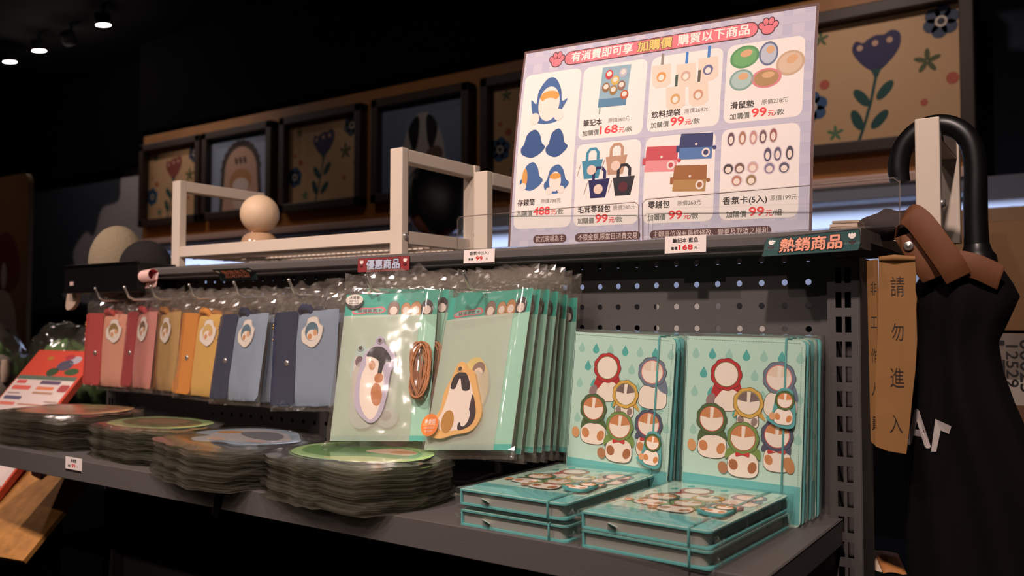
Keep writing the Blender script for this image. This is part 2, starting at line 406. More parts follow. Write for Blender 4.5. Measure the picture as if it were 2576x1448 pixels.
# ceiling spots far left
for i, (x, y, tilt, lab) in enumerate(((-3.46, 1.36, (8, 0, 0), 'round ceiling spotlight highest and furthest right of the four'), (-3.85, 1.41, (40, 34, 0), 'round ceiling spotlight turned sideways, showing a narrow slanted oval'),
                                 (-4.13, 1.39, (8, 0, 0), 'round ceiling spotlight third from the right, beside the turned one'), (-4.47, 1.40, (8, 0, 0), 'round ceiling spotlight furthest left and lowest of the four'))):
    s_ = thing('ceiling_spotlight', lab, 'spotlight', (x, y, 1.5), group='ceiling spotlights')
    g = G().tube([(0, 0, 0), (0, 0, -0.045)], 0.008, 8); g.build('stem', VOID, s_)
    h = G().lathe([(0.034, 0.0), (0.036, 0.004), (0.036, 0.055), (0.012, 0.062), (0.0, 0.062)], 24).build('housing', VOID, s_, (0, 0, -0.10), tuple(R(t) for t in tilt))
    G().lathe([(0.0, 0.002), (0.0335, 0.002)], 24).build('lens', mat('lamp_glow', (255, 246, 236), emit=14.0), h)
    l = lamp('spot_glow', 'POINT', (x, y, 1.37), 1.2, WARM, 0.03)

# person behind the display
def person():
    p = thing('person', 'person with short black hair and dark jacket standing behind the display', 'person', (-1.13, 1.12, -1.24))
    SK = mat('skin', (116, 70, 56), 0.6); HR = mat('black_hair', (10, 9, 10), 0.5, bump=0.6, scale=220); JK = mat('dark_jacket', (22, 21, 24), 0.8); TR = mat('dark_trousers', (20, 20, 22), 0.85)
    def skin(name, pts, edges, rad, m, par, sub=2, root=0):
        me = bpy.data.meshes.new(name); me.from_pydata(pts, edges, []); o = bpy.data.objects.new(name, me); COL.objects.link(o); o.parent = par
        o.modifiers.new('skin', 'SKIN'); 
        for i, r_ in enumerate(rad):
            v = me.skin_vertices[0].data[i]; v.radius = (r_ if isinstance(r_, tuple) else (r_, r_)); v.use_root = (i == root)
        sb = o.modifiers.new('sub', 'SUBSURF'); sb.levels = sub; sb.render_levels = sub
        me.materials.append(m)
        for q in me.polygons: q.use_smooth = True
        return o
    # one continuous body: pelvis, spine, neck, arms with fingers, legs
    pts = [(0, 0, 0.92), (0, 0, 1.10), (0, 0, 1.28), (0, 0, 1.36), (0, -0.02, 1.44)]; ed = [(0, 1), (1, 2), (2, 3), (3, 4)]; rad = [(0.13, 0.10), (0.12, 0.09), (0.14, 0.10), (0.07, 0.065), (0.052, 0.055)]
    for s_ in (-1, 1):
        b = len(pts); pts += [(s_*0.17, 0, 1.33), (s_*0.21, 0.01, 1.06), (s_*0.20, -0.06, 0.84), (s_*0.20, -0.08, 0.78)]; ed += [(3, b), (b, b+1), (b+1, b+2), (b+2, b+3)]; rad += [0.055, 0.042, 0.028, (0.018, 0.034)]
        for k in range(4):
            c = len(pts); x = s_*0.20; yy = -0.11+0.02*k; ln = (0.062, 0.072, 0.068, 0.052)[k]
            pts += [(x, yy, 0.735), (x-s_*0.008, yy-0.003, 0.735-ln*0.55), (x-s_*0.02, yy-0.004, 0.735-ln)]; ed += [(b+3, c), (c, c+1), (c+1, c+2)]; rad += [0.0095, 0.0085, 0.0075]
        c = len(pts); pts += [(s_*0.185, -0.125, 0.765), (s_*0.175, -0.135, 0.735)]; ed += [(b+3, c), (c, c+1)]; rad += [0.010, 0.008]
        c = len(pts); pts += [(s_*0.09, 0, 0.86), (s_*0.10, -0.01, 0.48), (s_*0.10, 0.01, 0.08), (s_*0.11, -0.12, 0.04)]; ed += [(0, c), (c, c+1), (c+1, c+2), (c+2, c+3)]; rad += [0.085, 0.058, 0.042, 0.035]
    body = skin('body', pts, ed, rad, SK, p)
    g = G()
    def headfn(v):
        k = 1.0
        if v.y < 0: k *= 1.0-0.10*max(0, -v.z)*(-v.y)
        k *= 1.0-0.22*max(0, -v.z-0.3)
        if v.y < -0.8: k *= 1.0+0.10*math.exp(-((v.x/0.16)**2+((v.z+0.12)/0.22)**2))
        for sx_ in (-1, 1): k *= 1.0-0.05*math.exp(-(((v.x-sx_*0.36)/0.14)**2+((v.z-0.04)/0.12)**2)) if v.y < -0.5 else 1.0
        return k
    g.ball((0, 0, 0), 0.076, 0.098, 0.118, 36, 24, 0, headfn)
    for sx_ in (-1, 1): g.ball((sx_*0.078, 0.012, -0.005), 0.011, 0.022, 0.033, 14, 10)
    g.tube([(-0.026, -0.088, -0.062), (0, -0.094, -0.064), (0.026, -0.088, -0.062)], [0.003, 0.006, 0.003], 8, 1)
    for sx_ in (-1, 1): g.ball((sx_*0.031, -0.084, 0.006), 0.012, 0.008, 0.007, 12, 8, 2)
    hd = g.build('head', [SK, mat('lips', (150, 84, 78), 0.5), mat('eyes', (40, 30, 28), 0.2)], body, (0, -0.03, 1.545), (R(14), 0, R(-98)))
    def hairfn(v):
        return 1.0+0.03*nz(v.x*6, v.y*6, v.z*6)
    h = G()
    def hf(u, v):
        a_ = 2*math.pi*u; lowest = -0.80 if math.sin(a_) > 0.15 else (-0.30 if math.sin(a_) > -0.5 else 0.35)
        b_ = (math.asin(lowest))+(math.pi/2-math.asin(lowest))*v; q = Vector((math.cos(b_)*math.cos(a_), math.cos(b_)*math.sin(a_), math.sin(b_))); k = hairfn(q)
        return (q.x*0.094*k, 0.006+q.y*0.116*k, 0.012+q.z*0.130*k)
    h.sheet(hf, 40, 14); h.build('hair', HR, body, (0, -0.03, 1.545), (R(14), 0, R(-98)))
    jp = [(0, 0, 0.90), (0, 0, 1.10), (0, 0, 1.28), (0, 0, 1.37), (0, -0.015, 1.435)]; je = [(0, 1), (1, 2), (2, 3), (3, 4)]; jr = [(0.155, 0.12), (0.145, 0.11), (0.165, 0.12), (0.105, 0.092), (0.072, 0.074)]
    for s_ in (-1, 1):
        b = len(jp); jp += [(s_*0.18, 0, 1.34), (s_*0.215, 0.01, 1.06), (s_*0.205, -0.05, 0.87)]; je += [(3, b), (b, b+1), (b+1, b+2)]; jr += [0.072, 0.058, 0.045]
    skin('jacket', jp, je, jr, JK, body)
    tp = [(0, 0, 0.93)]; te = []; tr = [(0.15, 0.115)]
    for s_ in (-1, 1):
        b = len(tp); tp += [(s_*0.09, 0, 0.84), (s_*0.10, -0.01, 0.48), (s_*0.10, 0.01, 0.10)]; te += [(0, b), (b, b+1), (b+1, b+2)]; tr += [0.10, 0.075, 0.06]
    skin('trousers', tp, te, tr, TR, body)
person()

# ------------------------------------------------------------------ gondola shelving
gon = thing('display_shelving', 'dark grey steel shop shelving with perforated back panel and two shelves', 'shelving', (-0.3, 0.02, -1.24))
def gb(g, name, m, par=gon): return g.build(name, m, par, (0.3, -0.02, 1.24))
# perforated back panel
g = G(); nseg = 16
def cell(cx, cz, r):
    inner = [(cx+r*math.cos(2*math.pi*k/nseg), cz+r*math.sin(2*math.pi*k/nseg)) for k in range(nseg)]
    outer = []
    for k in range(nseg):
        q = 2*math.pi*k/nseg; c, s_ = math.cos(q), math.sin(q); m_ = max(abs(c), abs(s_)); outer.append((cx+0.0125*c/m_, cz+0.0125*s_/m_))
    V = [(x, 0, z) for x, z in inner]+[(x, 0, z) for x, z in outer]
    F = [(k, (k+1) % nseg, nseg+(k+1) % nseg, nseg+k) for k in range(nseg)]
    g.add(V, F)
xs0, xs1 = -39, 11
for i in range(xs0, xs1+1):
    for j in range(-9, 2): cell(i*0.025, j*0.025, 0.0034)
xa, xb = xs0*0.025-0.0125, xs1*0.025+0.0125
for (x0, x1, z0, z1) in ((xb, 0.302, -1.2, 0.05), (xa-0.004, xa, -1.2, 0.05), (xa, xb, 0.0375, 0.05), (xa, xb, -1.2, -0.2375)):
    g.add([(x0, 0, z0), (x1, 0, z0), (x1, 0, z1), (x0, 0, z1)], [(0, 1, 2, 3)])
pb = gb(g, 'pegboard', STEELD); sm = pb.modifiers.new('sheet', 'SOLIDIFY'); sm.thickness = 0.0012; sm.offset = 1.0
# slotted upright at the right end
def upright(x0):
    g = G(); xl = [0, 0.0075, 0.0135, 0.0165, 0.0225, 0.030]; zt = 0.022; zl = [zt]
    z = zt-0.009
    while z > -0.45:
        zl += [z, z-0.0160]; z -= 0.025
    zl.append(-1.23); zl = zl[::-1]
    for a_ in range(5):
        for b_ in range(len(zl)-1):
            if a_ in (1, 3) and b_ % 2 == (len(zl)-1) % 2 + 0 and 0 < b_ < len(zl)-2: pass
            hole = a_ in (1, 3) and 0 < b_ < len(zl)-2 and abs((zl[b_+1]-zl[b_])-0.016) < 1e-6
            if hole: continue
            g.add([(x0+xl[a_], -0.022, zl[b_]), (x0+xl[a_+1], -0.022, zl[b_]), (x0+xl[a_+1], -0.022, zl[b_+1]), (x0+xl[a_], -0.022, zl[b_+1])], [(0, 1, 2, 3)])
    for x in (x0, x0+0.030): g.add([(x, -0.022, -1.23), (x, 0.03, -1.23), (x, 0.03, zt), (x, -0.022, zt)], [(0, 1, 2, 3)])
    g.add([(x0, -0.022, zt), (x0+0.03, -0.022, zt), (x0+0.03, 0.03, zt), (x0, 0.03, zt)], [(0, 1, 2, 3)])
    g.add([(x0, 0.03, -1.23), (x0+0.03, 0.03, -1.23), (x0+0.03, 0.03, zt), (x0, 0.03, zt)], [(0, 1, 2, 3)])
    u = gb(g, 'upright', STEELD); s_ = u.modifiers.new('sheet', 'SOLIDIFY'); s_.thickness = 0.0018; s_.offset = 0
    return u
upright(0.3005); upright(-1.012)
# top rail with a rounded nose, and the cap behind it
prof = [(0.0, 0.0302), (-0.036, 0.0296), (-0.040, 0.031), (-0.0415, 0.034), (-0.0445, 0.0362), (-0.046, 0.038), (-0.046, 0.046), (-0.043, 0.0495), (-0.038, 0.0505), (0.0, 0.0505), (0.24, 0.0505), (0.24, 0.0385), (0.0, 0.0385)]
g = G(); n = len(prof)
V = [(x, y, z) for x in (-0.985, 0.338) for y, z in prof]
g.add(V, [(i, (i+1) % n, n+(i+1) % n, n+i) for i in range(n)], 0, False); g.add(V, [tuple(range(n)), tuple(range(2*n-1, n-1, -1))])
gb(g, 'top_rail', STEEL)
# shelves with turned-down front lip
for x0, x1 in ((-0.352, 0.312), (-1.02, -0.358)):
    g = G(); c = (x0+x1)/2; w_ = x1-x0
    g.box((c, -0.137, -0.2415), (w_, 0.256, 0.003), 0.001); g.box((c, -0.2645, -0.2545), (w_, 0.002, 0.029), 0.0008)
    g.box((c, -0.258, -0.268), (w_, 0.012, 0.002), 0.0005)
    for x in (x0+0.001, x1-0.001): g.box((x, -0.137, -0.2525), (0.002, 0.256, 0.025), 0.0005)
    sh = gb(g, 'shelf', STEEL)
    for x in (x0+0.006, x1-0.009):
        gg = G(); P = [(-0.01, -0.244), (-0.01, -0.33), (-0.03, -0.33), (-0.25, -0.268), (-0.25, -0.244)]
        V = [(x, y, z) for y, z in P]+[(x+0.003, y, z) for y, z in P]; k = len(P)
        gg.add(V, [tuple(range(k)), tuple(range(2*k-1, k-1, -1))]+[(i, (i+1) % k, k+(i+1) % k, k+i) for i in range(k)])
        gg.build('bracket', STEELD, sh)
g = G().box((-0.352, -0.266, -0.262), (0.012, 0.006, 0.034), 0.001, 0, (0, R(14), 0)); gb(g, 'joint_clip', BLACK)
g = G().box((-0.35, -0.13, -1.19), (1.30, 0.26, 0.10), 0.003); gb(g, 'base', VOID)
# hooks
def hook(x, z0, L, tip):
    g = G(); P = [(x, 0.004, z0), (x, -0.01, z0-0.001), (x, -L*0.5, z0-0.006), (x, -L+0.012, z0-0.007), (x, -L+0.003, z0-0.003), (x-0.003, -L-0.004, tip)]
    g.tube(P, 0.0021, 8); g.box((x, -0.0015, z0), (0.012, 0.003, 0.020), 0.0008); g.ball((x-0.003, -L-0.004, tip), 0.0026, n=10, m=6); gb(g, 'hook', CHROME)
HOOKS = {'card_left': (-0.215, 0.140), 'card_right': (-0.0625, 0.140), 'navy_near': (-0.387, 0.112), 'navy_far': (-0.52, 0.10), 'orange': (-0.645, 0.088), 'tan': (-0.752, 0.085), 'pink_near': (-0.828, 0.085), 'pink_far': (-0.93, 0.078)}
for k, (x, L) in HOOKS.items(): hook(x, 0.0, L+0.012, 0.0135)

# signs clipped on the rail
def price_tag(name, x, z, w_, h_, l1, l2, num, lab, y=-0.0485, lean=-4, l1w=0.62):
    a = Art(); a.poly([(-w_/2, 0), (w_/2, 0), (w_/2, h_), (-w_/2, h_)], (246, 232, 226)); a.poly([(-w_/2, 0), (w_/2, 0), (w_/2, h_*0.12), (-w_/2, h_*0.12)], (40, 34, 36))
    a.text(l1, 0, h_*0.66, (40, 34, 36), w=w_*l1w, size=h_*0.26, align=0.5, bold=0.02)
    a.text(l2, -w_*0.34, h_*0.30, (40, 34, 36), size=h_*0.17, w=w_*0.15, bold=0.03); a.text(num, 0, h_*0.28, (222, 44, 44), size=h_*0.36, align=0.45, bold=0.03, w=w_*0.11*len(num)); a.text('元', w_*0.22, h_*0.30, (60, 54, 54), size=h_*0.17, w=w_*0.07)
    g = G().prism([(-w_/2000, 0), (w_/2000, 0), (w_/2000, h_/1000), (-w_/2000, h_/1000)], 0, 0.0006, 0); g.art(a, 0, base=1)
    o = g.build(name, [mat('tag_card', (240, 228, 222), 0.5)]+a.mats(), None, (x, y, z), (R(lean), 0, 0)); return tag(o, lab, 'price tag', 'price tags on the shelving')
price_tag('price_tag', -0.124, 0.030, 49, 19.5, '香氛卡(5入)', '售價', '99', 'white price tag reading 99 on the top rail beside the white racks')
price_tag('price_tag', 0.1565, 0.0305, 48, 21.5, '筆記本-藍色', '售價', '168', 'white price tag reading 168 on the rail under the price poster')
price_tag('price_tag', -0.6775, -0.2565, 43, 19.5, '滑鼠墊', '售價', '99', 'small white price tag tilted on the lower left shelf lip', y=-0.2662, lean=0, l1w=0.35)

def tulip(a, x, z, s, c=(250, 236, 226), lf=(70, 30, 34)):
    a.poly(spline([(x-s, z), (x-s*0.8, z+s*0.9), (x-s*0.4, z+s*0.6), (x, z+s), (x+s*0.4, z+s*0.6), (x+s*0.8, z+s*0.9), (x+s, z), (x, z-s*0.8)], 3), c)
    a.line([(x, z-s*0.7), (x, z-s*2.4)], lf, s*0.25); a.poly(ell(x-s*0.5, z-s*1.7, s*0.6, s*0.25, 130), lf); a.poly(ell(x+s*0.5, z-s*1.7, s*0.6, s*0.25, 50), lf)
def banner(bg, stripe, fg, out, text, w_=96, h_=20):
    a = Art(); P = rr(-w_/2, 0, w_/2, h_, 2.0); a.poly(P, out); a.poly(rr(-w_/2+0.5, 0.5, w_/2-0.5, h_-0.5, 1.6), bg)
    for k in range(int(w_/2.2)-1): a.poly([(-w_/2+1.5+k*2.2, 1), (-w_/2+2.3+k*2.2, 1), (-w_/2+2.3+k*2.2, h_-1), (-w_/2+1.5+k*2.2, h_-1)], stripe, up=False)
    a.lv += 1
    tulip(a, -w_*0.42, h_*0.70, h_*0.16); tulip(a, w_*0.42, h_*0.70, h_*0.16)
    a.text(text, 0, h_*0.24, fg, w=w_*0.64, size=h_*0.72, align=0.5, bold=0.03, outline=out, ow=0.09)
    return a, P
def bend_sheet(a, P, f, th=0.0006, cut=9, lo=0, hi=20):
    bm = bmesh.new()
    def addpoly(pts, faces, mi, y):
        vs = [bm.verts.new((x*0.001, y, z*0.001)) for x, z in pts]
        for fc in faces:
            try: q = bm.faces.new([vs[i] for i in fc]); q.material_index = mi
            except ValueError: pass
    addpoly(P, [tuple(range(len(P)))], 0, 0.0004)
    for pts, faces, mi, lv in a.items: addpoly(pts, faces, mi+1, -0.00005*(lv+1))
    for k in range(1, cut):
        z = (lo+(hi-lo)*k/cut)*0.001
        bmesh.ops.bisect_plane(bm, geom=bm.verts[:]+bm.edges[:]+bm.faces[:], plane_co=(0, 0, z), plane_no=(0, 0, 1))
    for v in bm.verts:
        x, y, z = v.co; y2, z2, ny, nz_ = f(x, z); v.co = (x, y2+ny*(-y)*-1 if False else y2+y*nz_, z2-y*ny)
    return bm
def bm_obj(bm, name, mats, loc, rot=(0, 0, 0), parent=None):
    me = bpy.data.meshes.new(name); bm.to_mesh(me); bm.free()
    for m in mats: me.materials.append(m)
    o = bpy.data.objects.new(name, me); COL.objects.link(o); o.location = loc; o.rotation_euler = rot
    if parent: o.parent = parent
    return o
a, P = banner((156, 62, 62), (138, 50, 52), (196, 204, 226), (60, 22, 26), '優惠商品', 97, 20)
o = bm_obj(bend_sheet(a, P, lambda x, z: (0.0, z, 0.0, 1.0)), 'shelf_banner', [mat('banner_back', (60, 40, 40), 0.5)]+a.mats(), (-0.2895, -0.0485, 0.0262), (R(-3), 0, R(0))); tag(o, 'flat red striped shelf banner with pale lettering and white tulips', 'sign', 'banners on the rail')
def curl(x, z):                                        # lower half flat, upper half curling back over the rail
    if z < 0.007: return (0.0, z, 0.0, 1.0)
    q = (z-0.007)/0.011; return (0.011*(1-math.cos(q)), 0.007+0.011*math.sin(q), math.sin(q), math.cos(q))
a, P = banner((52, 86, 84), (44, 74, 74), (238, 160, 132), (30, 30, 34), '熱銷商品', 94, 22)
o = bm_obj(bend_sheet(a, P, lambda x, z: (-0.018*max(0.0, 0.008-z)/0.008*0.5+(0.008*((z-0.008)/0.014)**2*(1.0-(x+0.047)/0.094)*1.6 if z > 0.008 else 0), z, 0.0, 1.0), hi=22), 'shelf_banner', [mat('banner_back', (60, 40, 40), 0.5)]+a.mats(), (0.2935, -0.058, 0.0245), (R(-2), R(-1.5), R(0))); tag(o, 'bent teal shelf banner with salmon lettering at the right end of the rail', 'sign', 'banners on the rail')
a, P = banner((44, 66, 66), (38, 58, 58), (238, 150, 120), (30, 26, 28), '熱銷商品', 92, 26)
o = bm_obj(bend_sheet(a, P, lambda x, z: ((0.0, z, 0, 1.0) if z < 0.011 else (-(z-0.011)*0.72, 0.011+(z-0.011)*0.78, 0.0, 1.0)), hi=26), 'shelf_banner', [mat('banner_back', (60, 40, 40), 0.5)]+a.mats(), (-0.596, -0.050, 0.0215), (R(20), 0, R(0))); tag(o, 'dark teal shelf banner drooping forward, only its lower edge catching light', 'sign', 'banners on the rail')
# pink rolled banner at the far end
g = G()
def rollf(u, v):
    q = R(-60)+v*R(300); r_ = 0.0105
    return (-0.05+0.1*u, -r_*math.sin(q)*1.0, 0.012+r_*math.cos(q))
g.sheet(rollf, 1, 20); g.sheet(lambda u, v: (-0.045+0.095*u, 0.0105*math.sin(R(60))-0.006*v, 0.0173-0.026*v), 1, 6)
o = g.build('curled_banner', mat('magenta_card', (176, 44, 64), 0.5), None, (-0.853, -0.062, 0.0205), (0, R(-4), R(-3)))
o.data.materials.append(mat('pink_card', (236, 190, 182), 0.5)); sm = o.modifiers.new('card', 'SOLIDIFY'); sm.thickness = 0.0010; sm.offset = 1; sm.material_offset = 1; sm.material_offset_rim = 1
tag(o, 'pale pink banner rolled into a tube, magenta inside, at the far rail end', 'sign', 'banners on the rail')

# ------------------------------------------------------------------ white racks on top of the rail
def rack(name, x0, x1, top, depth, lab, y0=0.0, t=0.0235, shelf=True):
    zb = 0.0505; r_ = thing(name, lab, 'rack', ((x0+x1)/2, y0, zb), group='white metal racks')
    hw = (x1-x0)/2; h = top-zb
    for s_ in (-1, 1):
        x = s_*(hw-t/2)
        fr = G().box((x, t*0.3, h/2), (t, t*0.6, h), 0.0012).build('front_post', WHITEM, r_)
        G().box((x, depth-t*0.3, h/2), (t, t*0.6, h), 0.0012).build('rear_post', WHITEM, r_)
        G().box((x+s_*-0.001, depth/2, h-t*0.42), (t*0.9, depth-t*1.2, t*0.8), 0.0012).build('top_bar', WHITEM, r_)
        if shelf: G().box((x-0.004, depth/2, 0.030), (t*0.5, depth-t*1.2, 0.019), 0.001).build('shelf_bar', WHITEM, r_)
        b = G().lathe([(0.0001, 0.004), (0.0035, 0.0035), (0.005, 0.0015), (0.005, 0)], 14, axis='X').build('bolt', CHROME, r_, (s_*hw if s_ > 0 else -hw, t*0.32, 0.030), (0, 0, 0 if s_ > 0 else R(180)))
    if shelf:
        for y in (t*0.3, depth-t*0.3): G().box((0, y, 0.030), (2*hw-2*t, t*0.5, 0.019), 0.001).build('rail', WHITEM, r_)
        g = G()
        k = 0
        while -hw+t+0.012*k < hw-t:
            x = -hw+t+0.012*k; g.tube([(x, 0.006, 0.022), (x, depth-0.006, 0.022)], 0.0013, 6); k += 1
        for y in (0.03, 0.095, 0.155): g.tube([(-hw+t, y, 0.0195), (hw-t, y, 0.0195)], 0.0018, 6)
        g.build('wire_shelf', WHITEM, r_)
    else: G().box((0, depth-t*0.3, 0.006), (2*hw-2*t, t*0.5, 0.012), 0.001).build('rail', WHITEM, r_)
    return r_
rack('display_rack', -0.851, -0.298, 0.2095, 0.19, 'white metal rack with wire shelf holding the ball ornament')
rack('display_rack', -0.2025, 0.397, 0.170, 0.17, 'lower white metal rack standing behind the price poster', y0=0.045, shelf=False)
# ball ornament
orn = thing('ball_ornament', 'cream ball resting on a mottled stone dome inside the white rack', 'ornament', (-0.732, 0.10, 0.0745))
def stone():
    m = mat('mottled_stone', (214, 172, 136), 0.18, var=0.55, scale=45, coat=0.6); return m
G().lathe([(0.0, 0), (0.034, 0), (0.0355, 0.008), (0.0345, 0.022), (0.030, 0.034), (0.022, 0.042), (0.0, 0.044)], 32).build('base', stone(), orn)
G().ball((0, 0, 0.0775), 0.0350, n=36, m=24).build('ball', mat('cream_ball', (226, 194, 160), 0.55, bump=0.2, scale=300), orn)
o = G().lathe([(0, 0), (0.03, 0), (0.028, 0.004), (0.015, 0.007), (0, 0.008)], 24).build('small_dish', mat('cream_dish', (214, 180, 150), 0.4), None, (-0.80, 0.095, 0.0745)); tag(o, 'small flat cream disc lying on the wire shelf beside the ball ornament', 'dish')

# ------------------------------------------------------------------ the price poster
def poster():
    a = Art(); W, H = 381, 269
    a.poly([(0, 0), (W, 0), (W, H), (0, H)], (108, 78, 74))
    a.poly([(3, 0), (W-3, 0), (W-3, H-3.5), (3, H-3.5)], (210, 203, 216))
    for k in range(16): a.poly([(6+k*24, 0), (17+k*24, 0), (17+k*24, H-3.5), (6+k*24, H-3.5)], (196, 192, 212), up=False) if 17+k*24 < W-3 else None
    a.lv += 1
    for k in range(11):
        if 12+k*24+11 < H-4: a.poly([(3, 8+k*24), (W-3, 8+k*24), (W-3, 19+k*24), (3, 19+k*24)], (203, 198, 214), up=False)
    a.lv += 1
    CR = (250, 239, 231)
    for x0, z0, x1, z1 in ((6.8, 22.5, 90, 232.5), (93.8, 133, 180.5, 231.5), (186, 134, 275, 231.5), (280, 135, 368, 231.5), (93.8, 22.5, 180, 127.3), (186, 22, 272, 127.6), (279, 22, 366.5, 128)):
        a.poly(rr(x0, z0, x1, z1, 9), CR, up=False)
    a.lv += 1; L0 = a.lv
    DK = (92, 58, 58)
    a.poly(rr(62.6, 238.6, 314.6, 258.4, 9.9), DK); a.poly(rr(63.8, 239.8, 313.4, 257.2, 8.7), (238, 128, 138))
    a.text('有消費即可享', 73, 243.9, (255, 246, 236), w=85.5, size=14.5, bold=0.022)
    a.text('加購價', 165, 243.2, (240, 206, 120), w=45, size=15.5, bold=0.03, outline=(104, 74, 50), ow=0.07)
    a.text('購買以下商品', 217.5, 243.9, (255, 246, 236), w=87, size=14.5, bold=0.022)
    for cx, rt in ((51.5, 14), (325.6, -6)):
        for dx, dz, rx, rz, r0 in ((0, -3.6, 7.0, 5.6, 0), (-7.6, 1.8, 2.9, 4.0, 20), (-2.8, 6.6, 2.9, 4.2, 6), (3.4, 6.6, 2.9, 4.2, -6), (8.0, 1.6, 2.9, 4.0, -20)):
            a.at(L0).poly(ell(cx+dx, 249+dz, rx+1.2, rz+1.2, r0), DK); a.poly(ell(cx+dx, 249+dz, rx, rz, r0), (238, 128, 138))
    BK = (50, 40, 40); GR = (100, 98, 90); RED = (240, 74, 76); GG = (86, 94, 84)
    def cellt(x0, zt, zb, name, wn, op, xo, num, xk, wk, u='/款', dx=0):
        a.at(L0).text(name, x0, zt, BK, w=wn, size=9.4, bold=0.022)
        a.at(L0).text(op, xo, zt+1.4, GR, w=28.8, size=6.4)
        xp = x0+dx
        a.at(L0).text('加購價', xp, zb, GG, w=22.6, size=8.2, bold=0.012)
        a.at(L0).text(num, xk, zb+0.3, RED, w=wk, size=14.2, bold=0.03)
        a.at(L0).text('元', xk+wk+1.9, zb, RED, w=7.3, size=7.6, bold=0.02); a.at(L0).text(u, xk+wk+9.4, zb, GG, w=10.2, size=7.6, bold=0.012)
    cellt(11.6, 53.4, 39.6, '存錢筒', 25.3, '原價788元', 45.7, '488', 35.9, 23.5)
    cellt(99.7, 151.2, 138.3, '筆記本', 26, '原價380元', 133.9, '168', 123.8, 23.6)
    cellt(191.0, 152.2, 139.4, '飲料提袋', 36.4, '原價268元', 232.5, '99', 216, 16.2)
    cellt(287.4, 152.4, 139.5, '滑鼠墊', 27.2, '原價238元', 323, '99', 312.6, 16.2)
    cellt(99.5, 39.6, 26.1, '毛茸零錢包', 44, '原價280元', 147, '99', 124.3, 15.8)
    cellt(192.5, 40.8, 26.0, '零錢包', 26.8, '原價268元', 228.7, '99', 218.5, 16.5)
    cellt(282.9, 40.6, 25.3, '香氛卡(5入)', 49.6, '原價199元', 336, '99', 313, 16.5, '/組', 4.4)
    for x0, x1, t, z in ((37.3, 85, '款式現場為主', 8.4), (96.9, 184, '不限金額,限當日消費交易', 8.6), (195.9, 338, '主辦單位保有最終修改、變更及取消之權利', 8.6)):
        a.at(L0).poly(rr(x0, z-5.2, x1, z+5.2, 5.1), DK); a.text(t, (x0+x1)/2, z-3.0, (236, 214, 204), w=(x1-x0)-8, size=8.4, align=0.5)
    # the goods, as plain shapes in their colours
    BL = (74, 108, 160); BL2 = (58, 88, 140); CM = (250, 232, 220); OR = (230, 164, 84)
    a.at(L0)
    a.poly(spline([(24, 176), (20, 196), (28, 190), (30, 208), (42, 224), (54, 222), (63, 206), (66, 190), (74, 192), (66, 176), (60, 162), (34, 162)]), BL)
    a.poly(ell(47, 188, 15.5, 24), CM); a.poly(ell(47, 198, 14, 8), OR); a.poly(ell(47, 188, 11, 8), CM); a.poly(ell(28, 169, 7, 8), CM); a.poly(ell(63, 171, 7, 8), CM)
    for cx, cz, sx_, k in ((28, 135, 14, 0), (63, 133, 12, 0), (29, 91, 13, 1), (66, 85, 14, 2)):
        a.at(L0).poly(spline([(cx-sx_, cz-14), (cx-sx_-3, cz-6), (cx-sx_+1, cz), (cx-sx_*0.6, cz+14), (cx+2, cz+19), (cx+sx_*0.7, cz+12), (cx+sx_, cz), (cx+sx_+5, cz-6), (cx+sx_*0.9, cz-14), (cx, cz-19)]), BL if k else BL2)
        if k == 1: a.poly(ell(cx-9, cz-2, 4, 13), OR); a.poly(ell(cx-11, cz-13, 5, 5), CM)
        if k == 2: a.poly(ell(cx-1, cz-3, 8.5, 13), CM); a.poly(ell(cx-1, cz+4, 8, 4), OR); a.poly(ell(cx-9, cz-15, 5, 5), CM); a.poly(ell(cx+8, cz-14, 5, 5), CM)
    a.at(L0).poly([(118, 174), (156, 173), (159, 227), (120, 228)], (150, 182, 196)); a.poly([(118, 174), (156, 173), (156.6, 184), (118.4, 185)], (92, 136, 168))
    a.poly([(120, 174), (122, 174), (122, 165), (120, 165)], (150, 170, 160))
    for x, z, c in ((130, 217, (206, 70, 66)), (149, 217, (190, 190, 200)), (139, 208, (220, 180, 90)), (127, 200, (150, 110, 70)), (148, 200, (150, 110, 90)), (137.5, 195, (160, 120, 60)), (153, 187, (190, 96, 60))):
        a.poly(ell(x, z, 5.4, 6.5), c, up=False)
        a.items.append((ell(x, z+1, 3.4), [tuple(range(28))], a.mi((246, 226, 212)), a.lv+1))
    for x, z, sc, bc in ((200, 209, (150, 140, 128), (226, 160, 90)), (231, 206, (70, 130, 204), (216, 180, 160)), (258, 210, (70, 130, 204), (110, 110, 150)), (220, 178, (70, 92, 80), (220, 170, 110)), (248, 180, (96, 88, 74), (214, 160, 130))):
        a.at(L0).poly([(x-11, z-14), (x-13, z+11), (x+11, z+11), (x+13, z-14), (x+7, z-19), (x-6, z-19)], (240, 220, 200)); a.poly([(x-2, z+11), (x+1.4, z+11), (x+1.4, z+26), (x-2, z+26)], sc); a.poly(ell(x, z-5, 6, 6.5), bc); a.poly(ell(x, z-6, 3.5, 4), (250, 236, 222))
    for x, z, c1, c2, rx, rz, rot in ((300.7, 214.8, (96, 156, 98), (116, 176, 112), 17, 14, 10), (328, 215, (110, 120, 152), (196, 200, 212), 11, 15, 0), (352.8, 199.8, (208, 176, 146), (226, 196, 168), 16, 15, 30), (298.5, 186.5, (138, 172, 162), (180, 204, 196), 14, 13, 0), (327, 185, (226, 136, 142), (182, 142, 96), 17, 12, 0)):
        a.at(L0).poly(ell(x, z, rx, rz, rot), c1); a.poly(ell(x, z, rx*0.82, rz*0.82, rot), c2); a.poly(ell(x+2, z+rz*0.3, rx*0.42, rz*0.32, rot), (226, 176, 130))
